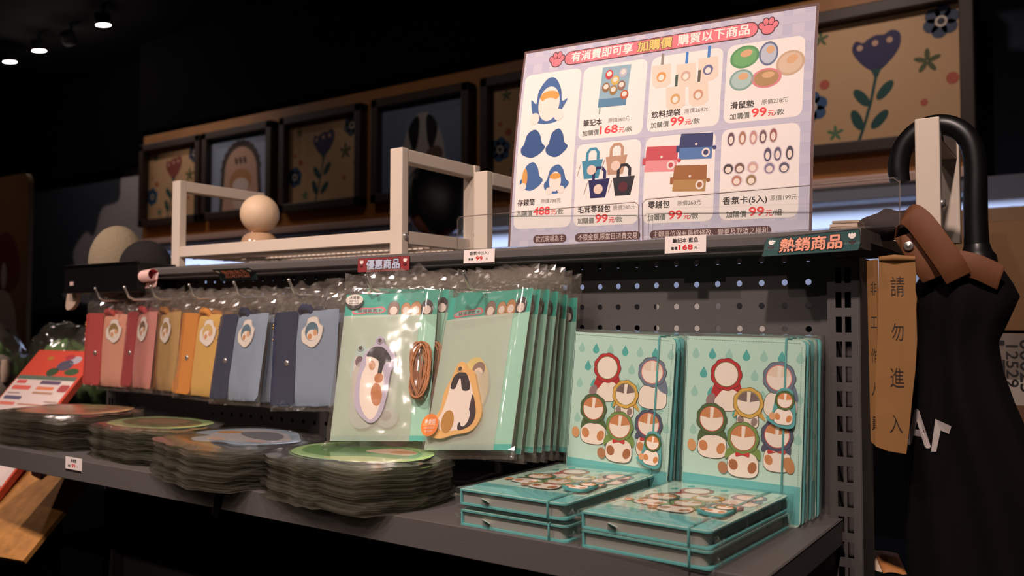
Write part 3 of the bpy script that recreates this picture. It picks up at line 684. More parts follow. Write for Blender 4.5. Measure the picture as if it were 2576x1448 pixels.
    for x, z, c in ((115.6, 96, (70, 142, 170)), (148, 99, (196, 152, 124)), (126, 71, (46, 42, 92)), (159, 72, (48, 46, 54))):
        a.at(L0).poly([(x-14, z+9), (x+15, z+10), (x+10, z-14), (x-10, z-14)], c); a.line([(x-7, z+9), (x-7, z+19), (x-3, z+24), (x+4, z+24), (x+8, z+19), (x+8, z+10)], c, 4)
        a.poly(ell(x, z-3, 6.2), (236, 208, 190) if c[0] != 48 else (96, 40, 50)); a.line([(x-15, z+6), (x-18, z-4), (x-19, z-9)], (180, 160, 150), 1)
    for x, z, c1, c2, rt in ((207, 100, (206, 84, 92), (236, 150, 152), 0), (249, 112, (58, 64, 108), (88, 124, 178), 0), (243, 74, (164, 106, 62), (184, 140, 86), 0)):
        a.at(L0).poly([(x-21, z-15), (x+19, z-17), (x+20, z+9), (x-20, z+12)], c2); a.poly([(x-20.4, z-1), (x+20, z-3), (x+20, z+14), (x-19, z+16)], c1); a.poly(ell(x, z+2, 1.6), (230, 214, 204)); a.poly(ell(x+12, z-9, 5, 5.5), (240, 226, 218)); a.poly(ell(x+12, z-9, 3, 3.2), c1); a.poly(ell(x+22, z-4, 2.4), c1); a.poly([(x-24, z-6), (x-20, z-6), (x-20, z+2), (x-24, z+2)], c1)
    for i, (x, z) in enumerate(((290, 115.8), (303, 116), (315.4, 115.4), (326.2, 115.3), (337.6, 115.8), (332, 94), (343, 94), (356, 94), (288, 81), (301, 81), (315.8, 81), (334.4, 78.4), (350.4, 78), (298, 66.8), (314.5, 66.5))):
        c1 = ((110, 84, 88), (180, 126, 96), (206, 150, 140), (120, 92, 92), (160, 96, 84), (92, 84, 110), (110, 100, 120), (84, 76, 88), (80, 66, 70), (128, 96, 84), (216, 176, 160), (140, 130, 156), (96, 92, 110), (190, 130, 110), (160, 130, 90))[i]
        tall = i < 8; a.at(L0).poly(ell(x, z, 5 if tall else 6.6, 9 if tall else 7), (222, 204, 210)); a.poly(ell(x, z, 3.9 if tall else 5.4, 7.8 if tall else 5.8), c1); a.poly(ell(x, z-1, 2.4 if tall else 3.6, 4.6 if tall else 3.6), (246, 228, 214))
    P = [(0, 0), (W, 0), (W, H), (0, H)]
    bm = bend_sheet(a, P, lambda x, z: (-0.0065*math.sin(math.pi*min(1, z/0.269))**1.0, z, 0.0, 1.0), cut=12, lo=0, hi=269)
    me_mats = [mat('poster_back', (230, 222, 216), 0.5)]+a.mats()
    # origin at the lower middle edge
    for v in bm.verts: v.co.x -= W/2000; v.co.z -= H/2000
    o = bm_obj(bm, 'price_poster', me_mats, (0.0955, 0.0, 0.1803), pose(3.7, -7.9, 0.8))
    o.scale = (0.979, 0.979, 0.979)
    tag(o, 'large lavender price poster with eight cream product panels standing on the rail', 'poster')
poster()
# clear acrylic stands
def acrylic(lab, x0, x1, zt, y):
    g = G().prism(rr(-(x1-x0)/2, 0, (x1-x0)/2, zt-0.0505, 0.005), -0.0012, 0.0012); g.box((0, 0.006, 0.001), (x1-x0-0.012, 0.012, 0.002), 0.0004)
    o = g.build('acrylic_sign_stand', ACRYL, None, ((x0+x1)/2, y, 0.0506)); tag(o, lab, 'sign stand', 'clear acrylic stands')
    a = G().tube([((x0-x1)/2+0.001, y*0, 0.001), ((x0-x1)/2+0.001, 0, zt-0.0505-0.005), ((x0-x1)/2+0.0055, 0, zt-0.0515), ((x1-x0)/2-0.0055, 0, zt-0.0515), ((x1-x0)/2-0.001, 0, zt-0.0555), ((x1-x0)/2-0.001, 0, 0.001)], 0.00045, 6)
    a.build('polished_edge', mat('acrylic_edge', (120, 98, 90), 0.3), o)
acrylic('clear acrylic stand at the lower left corner of the price poster', -0.172, 0.094, 0.0965, -0.032)
acrylic('clear acrylic stand in front of the lower right half of the poster', 0.097, 0.372, 0.0985, -0.032)
# little stack of cards at the right end of the rail
for k in range(4):
    o = G().box((0, 0, 0), (0.030-0.001*k, 0.045, 0.0032), 0.0006).build('card_pack', mat('card_edge_%d' % (k % 2), ((226, 196, 176), (206, 176, 150))[k % 2], 0.6), None, (0.309+0.001*(k % 2), 0.03, 0.0523+0.0034*k), (0, 0, R(3*k-4)))
    tag(o, ('bottom card pack', 'second lowest card pack', 'second highest card pack', 'topmost card pack')[k]+' of the small pile behind the right rail end', 'card pack', 'card packs on the rail')
g = G()
g.ball((0, 0, 0.012), 0.035, 0.03, 0.016, 24, 14, 0, lambda v: 1+0.25*nz(v.x*2.2, v.y*2.2, v.z*2))
o = g.build('folded_cloth', mat('dark_brown_cloth', (58, 42, 42), 0.9), None, (0.345, 0.07, 0.0505)); tag(o, 'dark brown bundled cloth at the right end behind the rail', 'cloth')

# ------------------------------------------------------------------ notebooks
MINT = (192, 226, 210); TEAL = (104, 186, 184)
NBW, NBH, NBT = 0.1215, 0.180, 0.0150
def flower_cover():
    a = Art()
    for j in range(8):
        z = 162.5-19.6*j; off = 10.3 if j % 2 == 0 else 1.6
        if z < 45: continue
        k = 0
        while off+17.75*k < 120:
            x = off+17.75*k
            if 4.5 < x < 117: a.drop(x, z, 11.5, (158, 206, 190) if k % 2 == 0 else (84, 176, 168))
            k += 1
    a.lv += 1
    a.poly([(1, 3.0), (120.5, 3.0), (120.5, 39), (1, 39)], TEAL)
    a.lv = 3
    CR = (246, 232, 216); OR = (206, 136, 84); 
    a.pot(44.5, 119, 12.5, 13.5, CR); a.poly(spline([(28, 121), (34, 136), (46, 132), (56, 138), (60, 124), (50, 128), (40, 126), (33, 118)], 4), (186, 44, 46)); a.bloom(43.5, 142.5, 16.2, (190, 46, 48), CR, rim=(110, 110, 66)); a.poly(ell(28, 116.5, 4.2, 6.5, -30), (150, 126, 124))
    a.lv = 6
    a.pot(99, 116, 16, 13, CR); a.poly(spline([(106, 124), (116, 121), (112, 136), (104, 134)], 4), (112, 126, 144)); a.bloom(97, 142.3, 16.0, (112, 126, 144), CR, (236, 212, 190), rim=(222, 118, 108))
    a.lv = 10
    a.pot(67, 99, 11, 9, CR, (150, 130, 120)); a.poly(spline([(53, 100), (58, 112), (76, 112), (85, 99), (76, 104), (66, 106), (58, 104)], 4), (214, 168, 72)); a.bloom(67.4, 115.6, 15.2, (220, 176, 80), CR, (122, 104, 98), rim=(150, 130, 60))
    a.lv = 14
    a.pot(31.5, 70, 15, 13, CR, OR); a.poly(ell(9.8, 68, 4.6, 6, 10), (216, 158, 104)); a.poly(spline([(16, 73), (20, 86), (42, 86), (47, 76), (38, 80), (24, 79)], 4), (78, 102, 58)); a.bloom(30, 96.2, 16.0, (80, 106, 60), CR, OR, rim=(196, 76, 56))
    a.lv = 20
    a.pot(97.5, 63, 13, 12, CR, OR); a.poly(ell(109.5, 58.5, 5, 8, 15), (196, 136, 84)); a.poly(spline([(82, 70), (86, 78), (108, 80), (110, 69), (100, 73), (90, 72)], 4), (80, 84, 106)); a.bloom(97, 86.3, 15.6, (82, 88, 110), CR, OR, rim=(206, 84, 70)); a.poly(spline([(89, 72), (97, 70), (105, 73), (105, 69), (97, 70), (89, 68)], 3), (206, 54, 54))
    a.lv = 28
    a.pot(64, 54.5, 15.5, 13, CR, (170, 106, 66)); a.poly(ell(43.8, 49, 5, 6, 20), (178, 124, 84)); a.poly(spline([(46, 58), (50, 70), (78, 72), (81, 60), (72, 66), (56, 65)], 4), (120, 152, 76)); a.bloom(63.5, 80.2, 16.0, (118, 150, 76), CR, OR, rim=(196, 84, 60)); a.poly(spline([(57, 66), (63.5, 64.5), (70, 66.5), (70, 62), (63.5, 63.5), (57, 61.5)], 3), (206, 54, 54))
    return a
COVER = flower_cover()
CHARM = Art()
CHARM.poly(spline([(-11, -6), (-8, 12), (-5, 18), (0, 19.5), (6, 18), (9, 12), (12, -6), (10, -18), (-4, -18.5), (-16, -12)]), (96, 168, 166))
CHARM.pot(0.5, -8, 9, 8, (246, 232, 216), (214, 142, 86)); CHARM.bloom(0.8, 7.5, 9.2, (84, 118, 64), (246, 232, 216), (220, 148, 92), rim=(206, 76, 56)); CHARM.poly(ell(-10, -9, 3.2, 3.6), (222, 168, 120))
PAGES = mat('page_edges', (150, 148, 140), 0.7)
def _pages():
    m = PAGES; nt = m.node_tree; b = nt.nodes['Principled BSDF']; tc = nt.nodes.new('ShaderNodeTexCoord'); wv = nt.nodes.new('ShaderNodeTexWave'); wv.bands_direction = 'Y'
    wv.inputs['Scale'].default_value = 900; wv.inputs['Distortion'].default_value = 1.0; mx = nt.nodes.new('ShaderNodeMix'); mx.data_type = 'RGBA'
    mx.inputs['A'].default_value = lin((176, 172, 162)); mx.inputs['B'].default_value = lin((122, 120, 114)); nt.links.new(tc.outputs['Object'], wv.inputs['Vector']); nt.links.new(wv.outputs['Fac'], mx.inputs['Factor']); nt.links.new(mx.outputs['Result'], b.inputs['Base Color'])
_pages()
MINTM = mat('mint_cover', MINT, 0.45, bump=0.15, scale=900); TEALM = mat('teal_cover_edge', TEAL, 0.4)
STITCH = mat('stitch_thread', (140, 178, 160), 0.7)
def notebook(label, charm_z, ribbon=False, lean_band=0.0):
    n_ = thing('notebook', label, 'notebook')
    hw, t = NBW/2, NBT; out = [(x-hw, z) for x, z in rr(0, 0, NBW, NBH, 0.006)]
    out = [((-hw if x < -hw+0.0055 else x), (0 if (x < -hw+0.0055 and z < NBH/2) else (NBH if x < -hw+0.0055 else z))) for x, z in out]
    g = G().prism(out, 0.0, 0.0018, 0, 1); g.prism(out, t-0.0018, t, 1, 1); g.box((-hw+0.0009, t/2, NBH/2), (0.0018, t, NBH), 0.0006, 1)
    g.art(COVER, 0.0, off=(-hw, 0), base=3)
    # stitching along three edges
    k = 0
    for i in range(46): g.box((-hw+0.003+i*0.0025, -0.0001, NBH-0.0028), (0.0016, 0.0004, 0.0005), 0, 2)
    for i in range(68): g.box((hw-0.0036, -0.0001, NBH-0.007-i*0.0025), (0.0005, 0.0004, 0.0016), 0, 2)
    g.build('cover', [MINTM, TEALM, STITCH]+COVER.mats(), n_)
    pg = [(x*0.94+0.0-0.0015, 0.003+z*0.967) for x, z in out]
    G().prism(pg, 0.0020, t-0.0020).build('pages', PAGES, n_)
    bx = -hw+0.103; r_ = 0.0011
    band = G().tube([(bx, -0.0015, 0.002), (bx, -0.0015, NBH-0.002), (bx, 0.0, NBH+0.0012), (bx, t, NBH+0.0012), (bx, t+0.0012, NBH-0.002), (bx, t+0.0012, 0.002), (bx, t, -0.0012), (bx, 0, -0.0012)], r_, 8, closed=True).build('elastic_band', mat('teal_elastic', (86, 162, 160), 0.6), n_)
    ch = G().prism([(x*0.001, z*0.001) for x, z in CHARM.items[0][0]], 0, 0.0022, 0); ch.art(CHARM, 0, base=1)
    ch.build('charm', [mat('charm_edge', (84, 156, 154), 0.5)]+CHARM.mats(), band, (bx+0.0004, -0.0050, charm_z), (0, R(3), 0))
    if ribbon:
        def rb(u, v):
            return (-0.036+0.0085*u+0.006*v, 0.0080-0.0030*v+0.0025*u, 0.003-0.0085*v-0.0012*math.sin(3.1*v))
        o = G().sheet(rb, 1, 6, 0, False).build('bookmark_ribbon', mat('mint_ribbon', (190, 216, 200), 0.5), n_)
        s_ = o.modifiers.new('weave', 'SOLIDIFY'); s_.thickness = 0.0004
    # clear bag round the book
    g = G(); ew, eh, e = hw+0.0030, NBH+0.0035, 0.0022
    def front(u, v):
        x = -ew+2*ew*u; z = -0.0025+(eh+0.0025)*v; ed = min(u, 1-u, v, 1-v)
        return (x+0.0006*nz(z*90, 3, 1), -0.0030-0.0010*abs(nz(x*60, z*60, 5))-0.0008*nz(x*23, z*23, 9) if ed > 0 else -0.0012, z)
    def back(u, v):
        x = -ew+2*ew*u; z = -0.0025+(eh+0.0025)*v; return (x+0.0006*nz(z*90, 3, 1), t+0.0016, z)
    g.sheet(front, 14, 20); g.sheet(back, 14, 20)
    def side(sx):
        def f(u, v):
            z = -0.0025+(eh+0.0025)*v; return (sx*ew+0.0006*nz(z*90, 3, 1)+sx*0.0008*math.sin(math.pi*u)*(0.4+nz(z*200, u*5, 2)), -0.0012+(t+0.0028)*u, z)
        return f
    g.sheet(side(1), 4, 40); g.sheet(side(-1), 4, 40)
    def endf(z0, sg):
        def f(u, v):
            x = -ew+2*ew*u; return (x, -0.0012+(t+0.0028)*v, z0+sg*0.0009*math.sin(math.pi*v)*(0.5+nz(x*180, v*6, 3)))
        return f
    g.sheet(endf(eh, 1), 40, 4); g.sheet(endf(-0.0025, -1), 40, 4)
    for sx in (-1, 1):                                # crimped corners of the bag
        g.sheet(lambda u, v: (sx*(ew+0.008*v*(1-0.4*u)), t*0.5+0.006*nz(u*7, v*9, sx+4), -0.001+0.012*u), 4, 5)
    g.build('clear_bag', FILM, n_)
    return n_
GRP = 'mint notebooks in clear bags'
FLAT = (R(-90), 0, 0)
nb0 = notebook('front mint notebook standing upright at the right, charm high on its elastic', 0.1135)
nb0['group'] = GRP; nb0.location = (0.2275, -0.088, -0.2385); nb0.rotation_euler = pose(1.0, -3.0, 1.6)
ordn = ('second', 'third', 'fourth')
for k in range(3):
    dup(nb0, (0.2290+0.003*(k % 2), -0.068+0.0185*k, -0.2385), pose(1.0-1.5*k*0.3, -2.2, 1.0-0.3*k), '%s mint notebook from the front in the right standing row, mostly hidden' % ordn[k], GRP)
nb1 = notebook('front mint notebook standing upright at the left, charm low on its elastic', 0.0605)
nb1['group'] = GRP; nb1.location = (0.0880, -0.088, -0.2365); nb1.rotation_euler = pose(2.0, -3.0, 3.0)
for k in range(3):
    dup(nb1, (0.0885+0.003*(k % 2), -0.068+0.0185*k, -0.2368), pose(1.0, -2.2, 2.0-0.4*k), '%s mint notebook from the front in the left standing row, mostly hidden' % ordn[k], GRP)
fl = notebook('top mint notebook lying flat on the right pile, pale ribbon poking out', 0.060, ribbon=True)
fl['group'] = GRP; fl.location = (0.2085, -0.2655, -0.2090); fl.rotation_euler = (R(-90), 0, R(-3.0))
low = dup(fl, (0.2090, -0.2660, -0.2250), (R(-90), 0, R(-3.2)), 'bottom mint notebook lying flat under another at the right shelf corner', GRP)
for c in list(low.children):
    if c.name.startswith('bookmark_ribbon'): bpy.data.objects.remove(c)
fl2 = notebook('top mint notebook lying flat on the left pile, elastic at its right side', 0.060, ribbon=True)
fl2['group'] = GRP; fl2.location = (0.0710, -0.2610, -0.2050); fl2.rotation_euler = (R(-90), R(0.0), R(-1.5))
dup(fl2, (0.0715, -0.2600, -0.2250), (R(-90), 0, R(-1.2)), 'bottom mint notebook lying flat on the shelf under the left flat notebook', GRP)

# ------------------------------------------------------------------ hanging scent card packs
def crumple(x, z, seed, k=1.0):
    return k*(0.55*nz(x*38, z*38, seed)+0.60*abs(nz(x*62+z*40, z*30, seed+7.3))+0.45*abs(nz(x*120, z*90-x*60, seed+3.1))-0.22)
def bag_film(w_, z0, z1, zc, bulge, seed, amp=0.0022, nx=22, nzv=40):
    g = G(); hw = w_/2
    def prof(u, z):
        e = min(u, 1-u)*2; b = min(1.0, e*5); q = min(1.0, max(0.0, (z-z0)/0.01))
        top = 1.0 if z < zc else max(0.0, 1-(z-zc)/0.012)
        return bulge*b*q*max(top, 0.12)
    def sh(sg):
        def f(u, v):
            z = z0+(z1-z0)*v; x = -hw+w_*u
            loose = 0.6 if z < zc else 3.6
            if z < z0+0.012: loose = 1.6
            y = -sg*prof(u, z)-sg*abs(0.0004)+amp*loose*crumple(x, z, seed+(0 if z > zc else sg*0.3))
            wob = 0.0022*nz(z*45, seed, 2)*(1 if u in (0, 1) else 0)
            zz = z+(0.010*nz(x*55, seed, 4) if v == 1 else 0)
            return (x+wob, y, zz)
        return f
    g.sheet(sh(1), nx, nzv); g.sheet(sh(-1), nx, nzv)
    top = int(nzv*(zc-z0)/(z1-z0))
    for q in range(len(g.F)):
        if (q//nx) % nzv >= top or (q//nx) % nzv < 3: g.S[q] = False
    return g
CW, CH = 0.120, 0.185
def card_art(kind):
    a = Art(); a.poly([(0, 0), (120, 0), (120, 185), (0, 185)], (168, 220, 196)); a.poly([(0, 0), (120, 0), (120, 6.4), (0, 6.4)], (92, 192, 178)); a.poly([(0, 156), (120, 156), (120, 185), (0, 185)], (66, 178, 158))
    L = a.lv
    a.at(L).text('mofusand', 26, 171, (104, 196, 178), w=22, size=5.4)
    a.at(L).poly(spline([(10, 163), (14, 158), (30, 159.5), (48, 159), (54, 163), (48, 168), (36, 166.5), (22, 167)], 5), (232, 120, 130)); a.poly(spline([(12, 163), (16, 160), (30, 161), (47, 160.6), (51, 163), (46, 166), (36, 165), (22, 165.4)], 5), (150, 214, 200)); a.text('貓福香氛卡', 17, 161, (120, 70, 90), w=32, size=4.8, bold=0.02)
    # four plain round buds peeking over the header
    for x, c, r_ in ((64, (150, 122, 112), 7.5), (80, (206, 150, 108), 6.4), (93, (204, 144, 92), 7), (107, (64, 54, 60), 7.8)):
        a.at(L+2).poly(ell(x, 158.5+r_*0.6, r_+0.4, r_*1.5+0.4), (80, 58, 52)); a.poly(ell(x, 158.5+r_*0.6, r_, r_*1.5), c); a.poly(ell(x, 162, r_*0.66, r_*0.72), (246, 228, 216))
    a.items = [([(x, max(z, 156.0) if lv >= L+2 else z) for x, z in p], f, mi, lv) for p, f, mi, lv in a.items]
    return a
CARD = card_art(0)
def tag_piece(name, outline, edge, art, parent, loc, hole=None):
    g = G().prism([(x*0.001, z*0.001) for x, z in outline], 0, 0.0022, 0); g.art(art, 0, base=1)
    if hole:
        g.lathe([(0.0026, 0), (0.0045, -0.0004), (0.0045, 0.0022), (0.0026, 0.0022)], 16, (hole[0]*0.001, -0.0003, hole[1]*0.001), 0, 'Y'); g.lathe([(0.0001, -0.0002), (0.0026, -0.0002)], 16, (hole[0]*0.001, -0.0004, hole[1]*0.001), 1+len(art.cols), 'Y')
    return g.build(name, [mat('tag_%02x%02x%02x' % edge, edge, 0.5)]+art.mats()+[mat('hole_dark', (90, 80, 70), 0.7)], parent, loc)
def scent_pack(label, variant, seed):
    p = thing('scent_card_pack', label, 'scent card pack', group='scent card packs on the hooks')
    g = G().prism([(-CW/2, 0-CH/2), (CW/2, -CH/2), (CW/2, CH/2), (-CW/2, CH/2)], 0, 0.0006, 0); g.art(CARD, 0, off=(-CW/2, -CH/2), base=1)
    g.build('backing_card', [mat('card_white', (226, 226, 218), 0.6)]+CARD.mats(), p)
    def ox(m): return ((m[0]-60)*0.001, (m[1]-92.5)*0.001)
    if variant == 'violet':
        P = spline([(50, 20), (62, 28), (68, 52), (70, 80), (75, 92), (72, 108), (60, 116), (57, 124), (52, 127), (48, 122), (47, 116), (36, 106), (31, 90), (28, 72), (28, 48), (34, 32)])
        A = Art(); A.poly(P, (196, 186, 208)); A.poly(spline([(50, 24), (58, 32), (62, 56), (62, 78), (58, 90), (62, 104), (54, 112), (44, 112), (38, 102), (38, 90), (34, 76), (34, 52), (40, 34)]), (250, 234, 220)); A.poly(spline([(44, 112), (56, 113), (66, 104), (70, 94), (62, 92), (58, 76), (54, 78), (54, 94), (46, 100), (38, 102)]), (44, 40, 46)); A.poly(ell(55, 54, 7, 14, 8), (196, 122, 68)); A.poly(ell(56, 74, 5.5, 6), (196, 122, 68)); A.poly(ell(46, 90, 4, 6, 10), (206, 150, 110))
        inner2 = spline([(40, 14), (52, 22), (46, 60), (44, 100), (36, 112), (28, 118), (24, 112), (18, 90), (20, 60), (20, 36), (28, 18)])
        B = Art(); B.poly(inner2, (184, 206, 198)); B.poly(ell(28, 70, 6, 34, 6), (222, 210, 204)); B.poly(ell(28, 96, 5, 7), (120, 96, 104))
        tag_piece('scent_card', inner2, (186, 204, 198), B, p, (-0.060, -0.0046, -0.0925), (28, 113))
        C = Art(); pc = ell(70, 27, 13, 12); C.poly(pc, (180, 200, 196)); C.poly(ell(68, 29, 7, 6), (110, 96, 108)); tag_piece('scent_card', pc, (180, 200, 196), C, p, (-0.060, -0.0040, -0.0925))
        tag_piece('scent_card', P, (188, 178, 202), A, p, (-0.060, -0.0078, -0.0925), (53, 121))
        g = G(); random.seed(3)
        for k in range(20):                              # a hank of cord: long loops lying side by side
            a_ = random.uniform(0.5, 1.0); ph = random.uniform(0, 6.28); dx = random.uniform(-0.0035, 0.0035); dy = random.uniform(-0.004, 0.002)
            g.tube([(0.0460+dx+0.0105*a_*math.cos(2*math.pi*i/26)+0.0030*math.sin(4*math.pi*i/26+ph), -0.0070+dy-0.0035*math.sin(2*math.pi*i/26+ph), -0.010+0.0345*(0.9+0.1*a_)*math.sin(2*math.pi*i/26)) for i in range(26)], 0.0010, 6, closed=True)
        g.build('jute_cord', mat('jute', (206, 142, 98), 0.9, bump=0.8, scale=900, var=0.35), p)
        st = Art(); st.poly(ell(12.5, 174.5, 12, 9.5), (54, 52, 50)); st.poly(ell(12.5, 176.5, 11.4, 7.4), (242, 232, 222)); st.text('木質香', 12.5, 177.6, (50, 44, 42), w=13, size=4.6, align=0.5, bold=0.02); st.text('前調橙花,', 12.5, 173.8, (80, 70, 66), w=13, size=2.9, align=0.5); st.text('後調淡淡檀香', 12.5, 170.8, (80, 70, 66), w=13.5, size=2.4, align=0.5)
    else:
        P = spline([(66, 18), (76, 26), (80, 40), (74, 56), (67, 72), (61, 86), (50, 92), (45, 98), (38, 99), (33, 92), (30, 82), (22, 64), (20, 44), (10, 30), (8, 16), (26, 11), (46, 15)])
        A = Art(); A.poly(P, (242, 190, 120)); A.poly(spline([(62, 24), (72, 34), (66, 56), (58, 74), (50, 84), (38, 86), (30, 76), (28, 60), (24, 42), (18, 28), (28, 20), (46, 20)]), (250, 234, 222)); A.poly(spline([(30, 70), (34, 84), (48, 86), (56, 76), (58, 66), (48, 66), (42, 80), (37, 68)]), (58, 48, 54)); A.poly(spline([(64, 60), (72, 40), (68, 26), (52, 20), (50, 28), (60, 34), (62, 46)]), (64, 52, 58)); A.poly(ell(34, 30, 9, 13), (196, 142, 72)); A.poly(ell(58, 34, 6, 10, -14), (250, 234, 222))
        inner2 = spline([(20, 46), (36, 40), (70, 44), (80, 60), (78, 84), (66, 102), (54, 104), (44, 96), (28, 76)])
        B = Art(); B.poly(inner2, (226, 204, 130)); B.poly(ell(64, 90, 9, 9), (150, 124, 110)); B.poly(ell(64, 86, 6, 6), (236, 214, 190)); tag_piece('scent_card', inner2, (224, 204, 132), B, p, (-0.060, -0.0046, -0.0925))
        tag_piece('scent_card', P, (240, 194, 130), A, p, (-0.060, -0.0078, -0.0925), (40, 91))
        st = Art(); st.poly(ell(12.5, 25.5, 12.5, 12.8), (246, 140, 66)); st.text('果香型', 12.5, 27.5, (255, 240, 226), w=16, size=5.4, align=0.5, bold=0.02); st.line([(2, 25.5), (23, 25.5)], (255, 220, 196), 0.5); st.text('前調柑橘香', 12.5, 21.2, (255, 222, 200), w=15, size=2.8, align=0.5); st.text('後調蜜桃', 12.5, 17.4, (255, 222, 200), w=12, size=2.8, align=0.5)
    # frosted inner sleeve over the lower left of the card
    g = G(); fw_ = 0.098; fh = 0.156
    g.sheet(lambda u, v: (-0.060+fw_*u, -0.0008-0.0056*min(1, 6*min(u, 1-u))*min(1, 8*v)*(1-0.55*v)+0.0005*nz(u*9, v*9, seed), -0.0925+fh*v), 14, 20)
    g.build('frosted_sleeve', FROST, p)
    o = G().prism([(x*0.001, z*0.001) for x, z in st.items[0][0]], 0, 0.0003, 0).art(st, 0, base=1).build('sticker', [mat('sticker_white', (240, 230, 222), 0.5)]+st.mats(), p, (-0.060, -0.0122 if variant != 'violet' else -0.0035, -0.0925))
    g = bag_film(0.130, -CH/2-0.010, CH/2+0.027, CH/2+0.002, 0.0125, seed, 0.0026, 26, 48)
    g.sheet(lambda u, v: (-0.062+0.124*u, -0.0035-0.0006*nz(u*30, v, 3), CH/2+0.0035+0.003*v), 40, 2)
    for sx in (-1, 1): g.sheet(lambda u, v: (sx*(0.062+0.008*v), -0.002+0.006*nz(u*6, v*6, sx*3+seed), -CH/2-0.010+0.012*u*(1-0.6*v)), 4, 4)
    g.build('clear_bag', CRISP, p)
    return p
def hang(proto, front, back, n, labs, seed):
    (l0, r0), (l1, r1) = front, back
    proto.location = l0; proto.rotation_euler = pose(*r0)
    for k in range(1, n):
        t = k/(n-1); j = random.uniform(-1, 1)
        dup(proto, tuple(l0[i]+(l1[i]-l0[i])*t+random.uniform(-1, 1)*(0.006, 0.0, 0.004)[i] for i in range(3)), pose(*(r0[i]+(r1[i]-r0[i])*(t**0.5)+j*(2.5, 0.6, 2.2)[i] for i in range(3))), labs[k-1])
o1 = scent_pack('front scent card pack on the left hook, violet tag and brown jute cord', 'violet', 1.0)
hang(o1, ((-0.1854, -0.1546, -0.0953), (22.8, -18.9, -1.6)), ((-0.205, -0.045, -0.100), (5, -6, 1)), 5,
     ['second scent card pack on the left hook, behind the violet tag pack', 'third scent card pack back on the left hook', 'fourth scent card pack back on the left hook, near the panel', 'rearmost scent card pack on the left hook, against the panel'], 1)
o2 = scent_pack('front scent card pack on the right hook, apricot tag and orange sticker', 'apricot', 5.0)
hang(o2, ((-0.0491, -0.1491, -0.0957), (-2.9, -20.4, -5.4)), ((-0.052, -0.030, -0.103), (-4, -5, 1.5)), 7,
     ['second scent card pack on the right hook, behind the apricot tag pack', 'third scent card pack back on the right hook', 'fourth scent card pack back on the right hook', 'fifth scent card pack back on the right hook', 'second rearmost scent card pack on the right hook', 'rearmost scent card pack on the right hook, beside the standing notebooks'], 2)

# ------------------------------------------------------------------ hanging coin pouches
PW, PH, PT = 0.120, 0.130, 0.010
def pouch(label, flapc, bodyc, badgec, seed):
    p = thing('coin_pouch', label, 'coin pouch', group='coin pouches on the hooks')
    FB = mat('felt_%02x%02x%02x' % bodyc, bodyc, 0.9, bump=0.5, scale=900, var=0.15); FL = mat('felt_%02x%02x%02x' % flapc, flapc, 0.9, bump=0.5, scale=900, var=0.15)
    def pil(w_, h_, t_, x0, z0, y0):
        g = G()
        def f(sg):
            def q(u, v):
                a_ = 1-abs(2*u-1)**4; b_ = 1-abs(2*v-1)**4; e = max(0.0, a_*b_)**0.5
                return (x0+w_*u, y0-sg*(t_/2)*e+0.0008*nz(u*4, v*4, seed), z0+h_*v+0.001*nz(u*5, seed, 2)*(1 if v in (0, 1) else 0))
            return q
        g.sheet(f(1), 16, 16); g.sheet(f(-1), 16, 16); return g
    pil(PW, PH, PT, -PW/2, -PH/2, 0).build('body', FB, p)
    fl_ = G(); P = rr(-PW/2-0.001, -PH/2+0.001, -PW/2+0.046, PH/2+0.001, 0.006)
    fl_.prism(P, -0.0062, -0.0044); 
    flo = fl_.build('flap', FL, p)
    G().lathe([(0.0001, -0.0026), (0.0030, -0.0024), (0.0045, -0.0010), (0.0045, 0)], 16, axis='Y').build('snap', CHROME, flo, (-PW/2+0.030, -0.0062, -0.006))
    a = Art(); P = [(x*1.4, z*1.4) for x, z in spline([(0, 15), (7, 14), (10, 8), (15, 4), (13, -6), (8, -12), (1, -15), (-7, -12), (-13, -8), (-14, 2), (-8, 7), (-6, 13)], 4)]
    a.poly(P, (238, 226, 214)); a.line(P, (196, 182, 170), 0.7, True); a.poly(ell(0, 1, 13, 13), badgec); a.poly(ell(1, -4, 10.5, 7.5), (244, 228, 214)); a.poly(ell(-3, -6, 4, 4), (214, 150, 104)); a.poly(ell(7, -1, 4, 4.6), (226, 170, 126))
    G().prism([(x*0.001, z*0.001) for x, z in P], -0.0012, 0, 0).art(a, -0.0012, base=1).build('badge', [mat('badge_edge', (230, 218, 206), 0.8)]+a.mats(), p, (0.0165, -0.0054, 0.0345))
    G().tube([(-0.012, 0.002, PH/2-0.004), (-0.014, 0, PH/2+0.002), (-0.006, -0.003, PH/2+0.0055), (0.004, -0.002, PH/2+0.004), (0.008, 0.002, PH/2-0.003)], [0.004, 0.0052, 0.0056, 0.0052, 0.004], 10).build('tab_loop', FL, p)
    g = G()
    for k in range(9): g.ball((-PW/2-0.003+0.002*math.sin(k*1.3), -0.004, PH/2-0.004-0.0042*k), 0.0018, n=8, m=6)
    g.build('bead_chain', mat('brass', (190, 150, 90), 0.25, 1.0), p)
    g = bag_film(0.136, -PH/2-0.007, PH/2+0.040, PH/2+0.010, 0.0085, seed+20, 0.0030, 24, 36)
    g.build('clear_bag', CRISP, p)
    return p
PK = ((196, 66, 62), (226, 156, 130), (150, 120, 70)); PK2 = ((184, 60, 66), (206, 132, 120), (130, 96, 80)); TN = ((176, 112, 44), (186, 146, 84), (170, 136, 86)); ON = ((222, 142, 50), (222, 174, 88), (216, 180, 110)); NV = ((32, 44, 78), (142, 158, 178), (92, 122, 138))
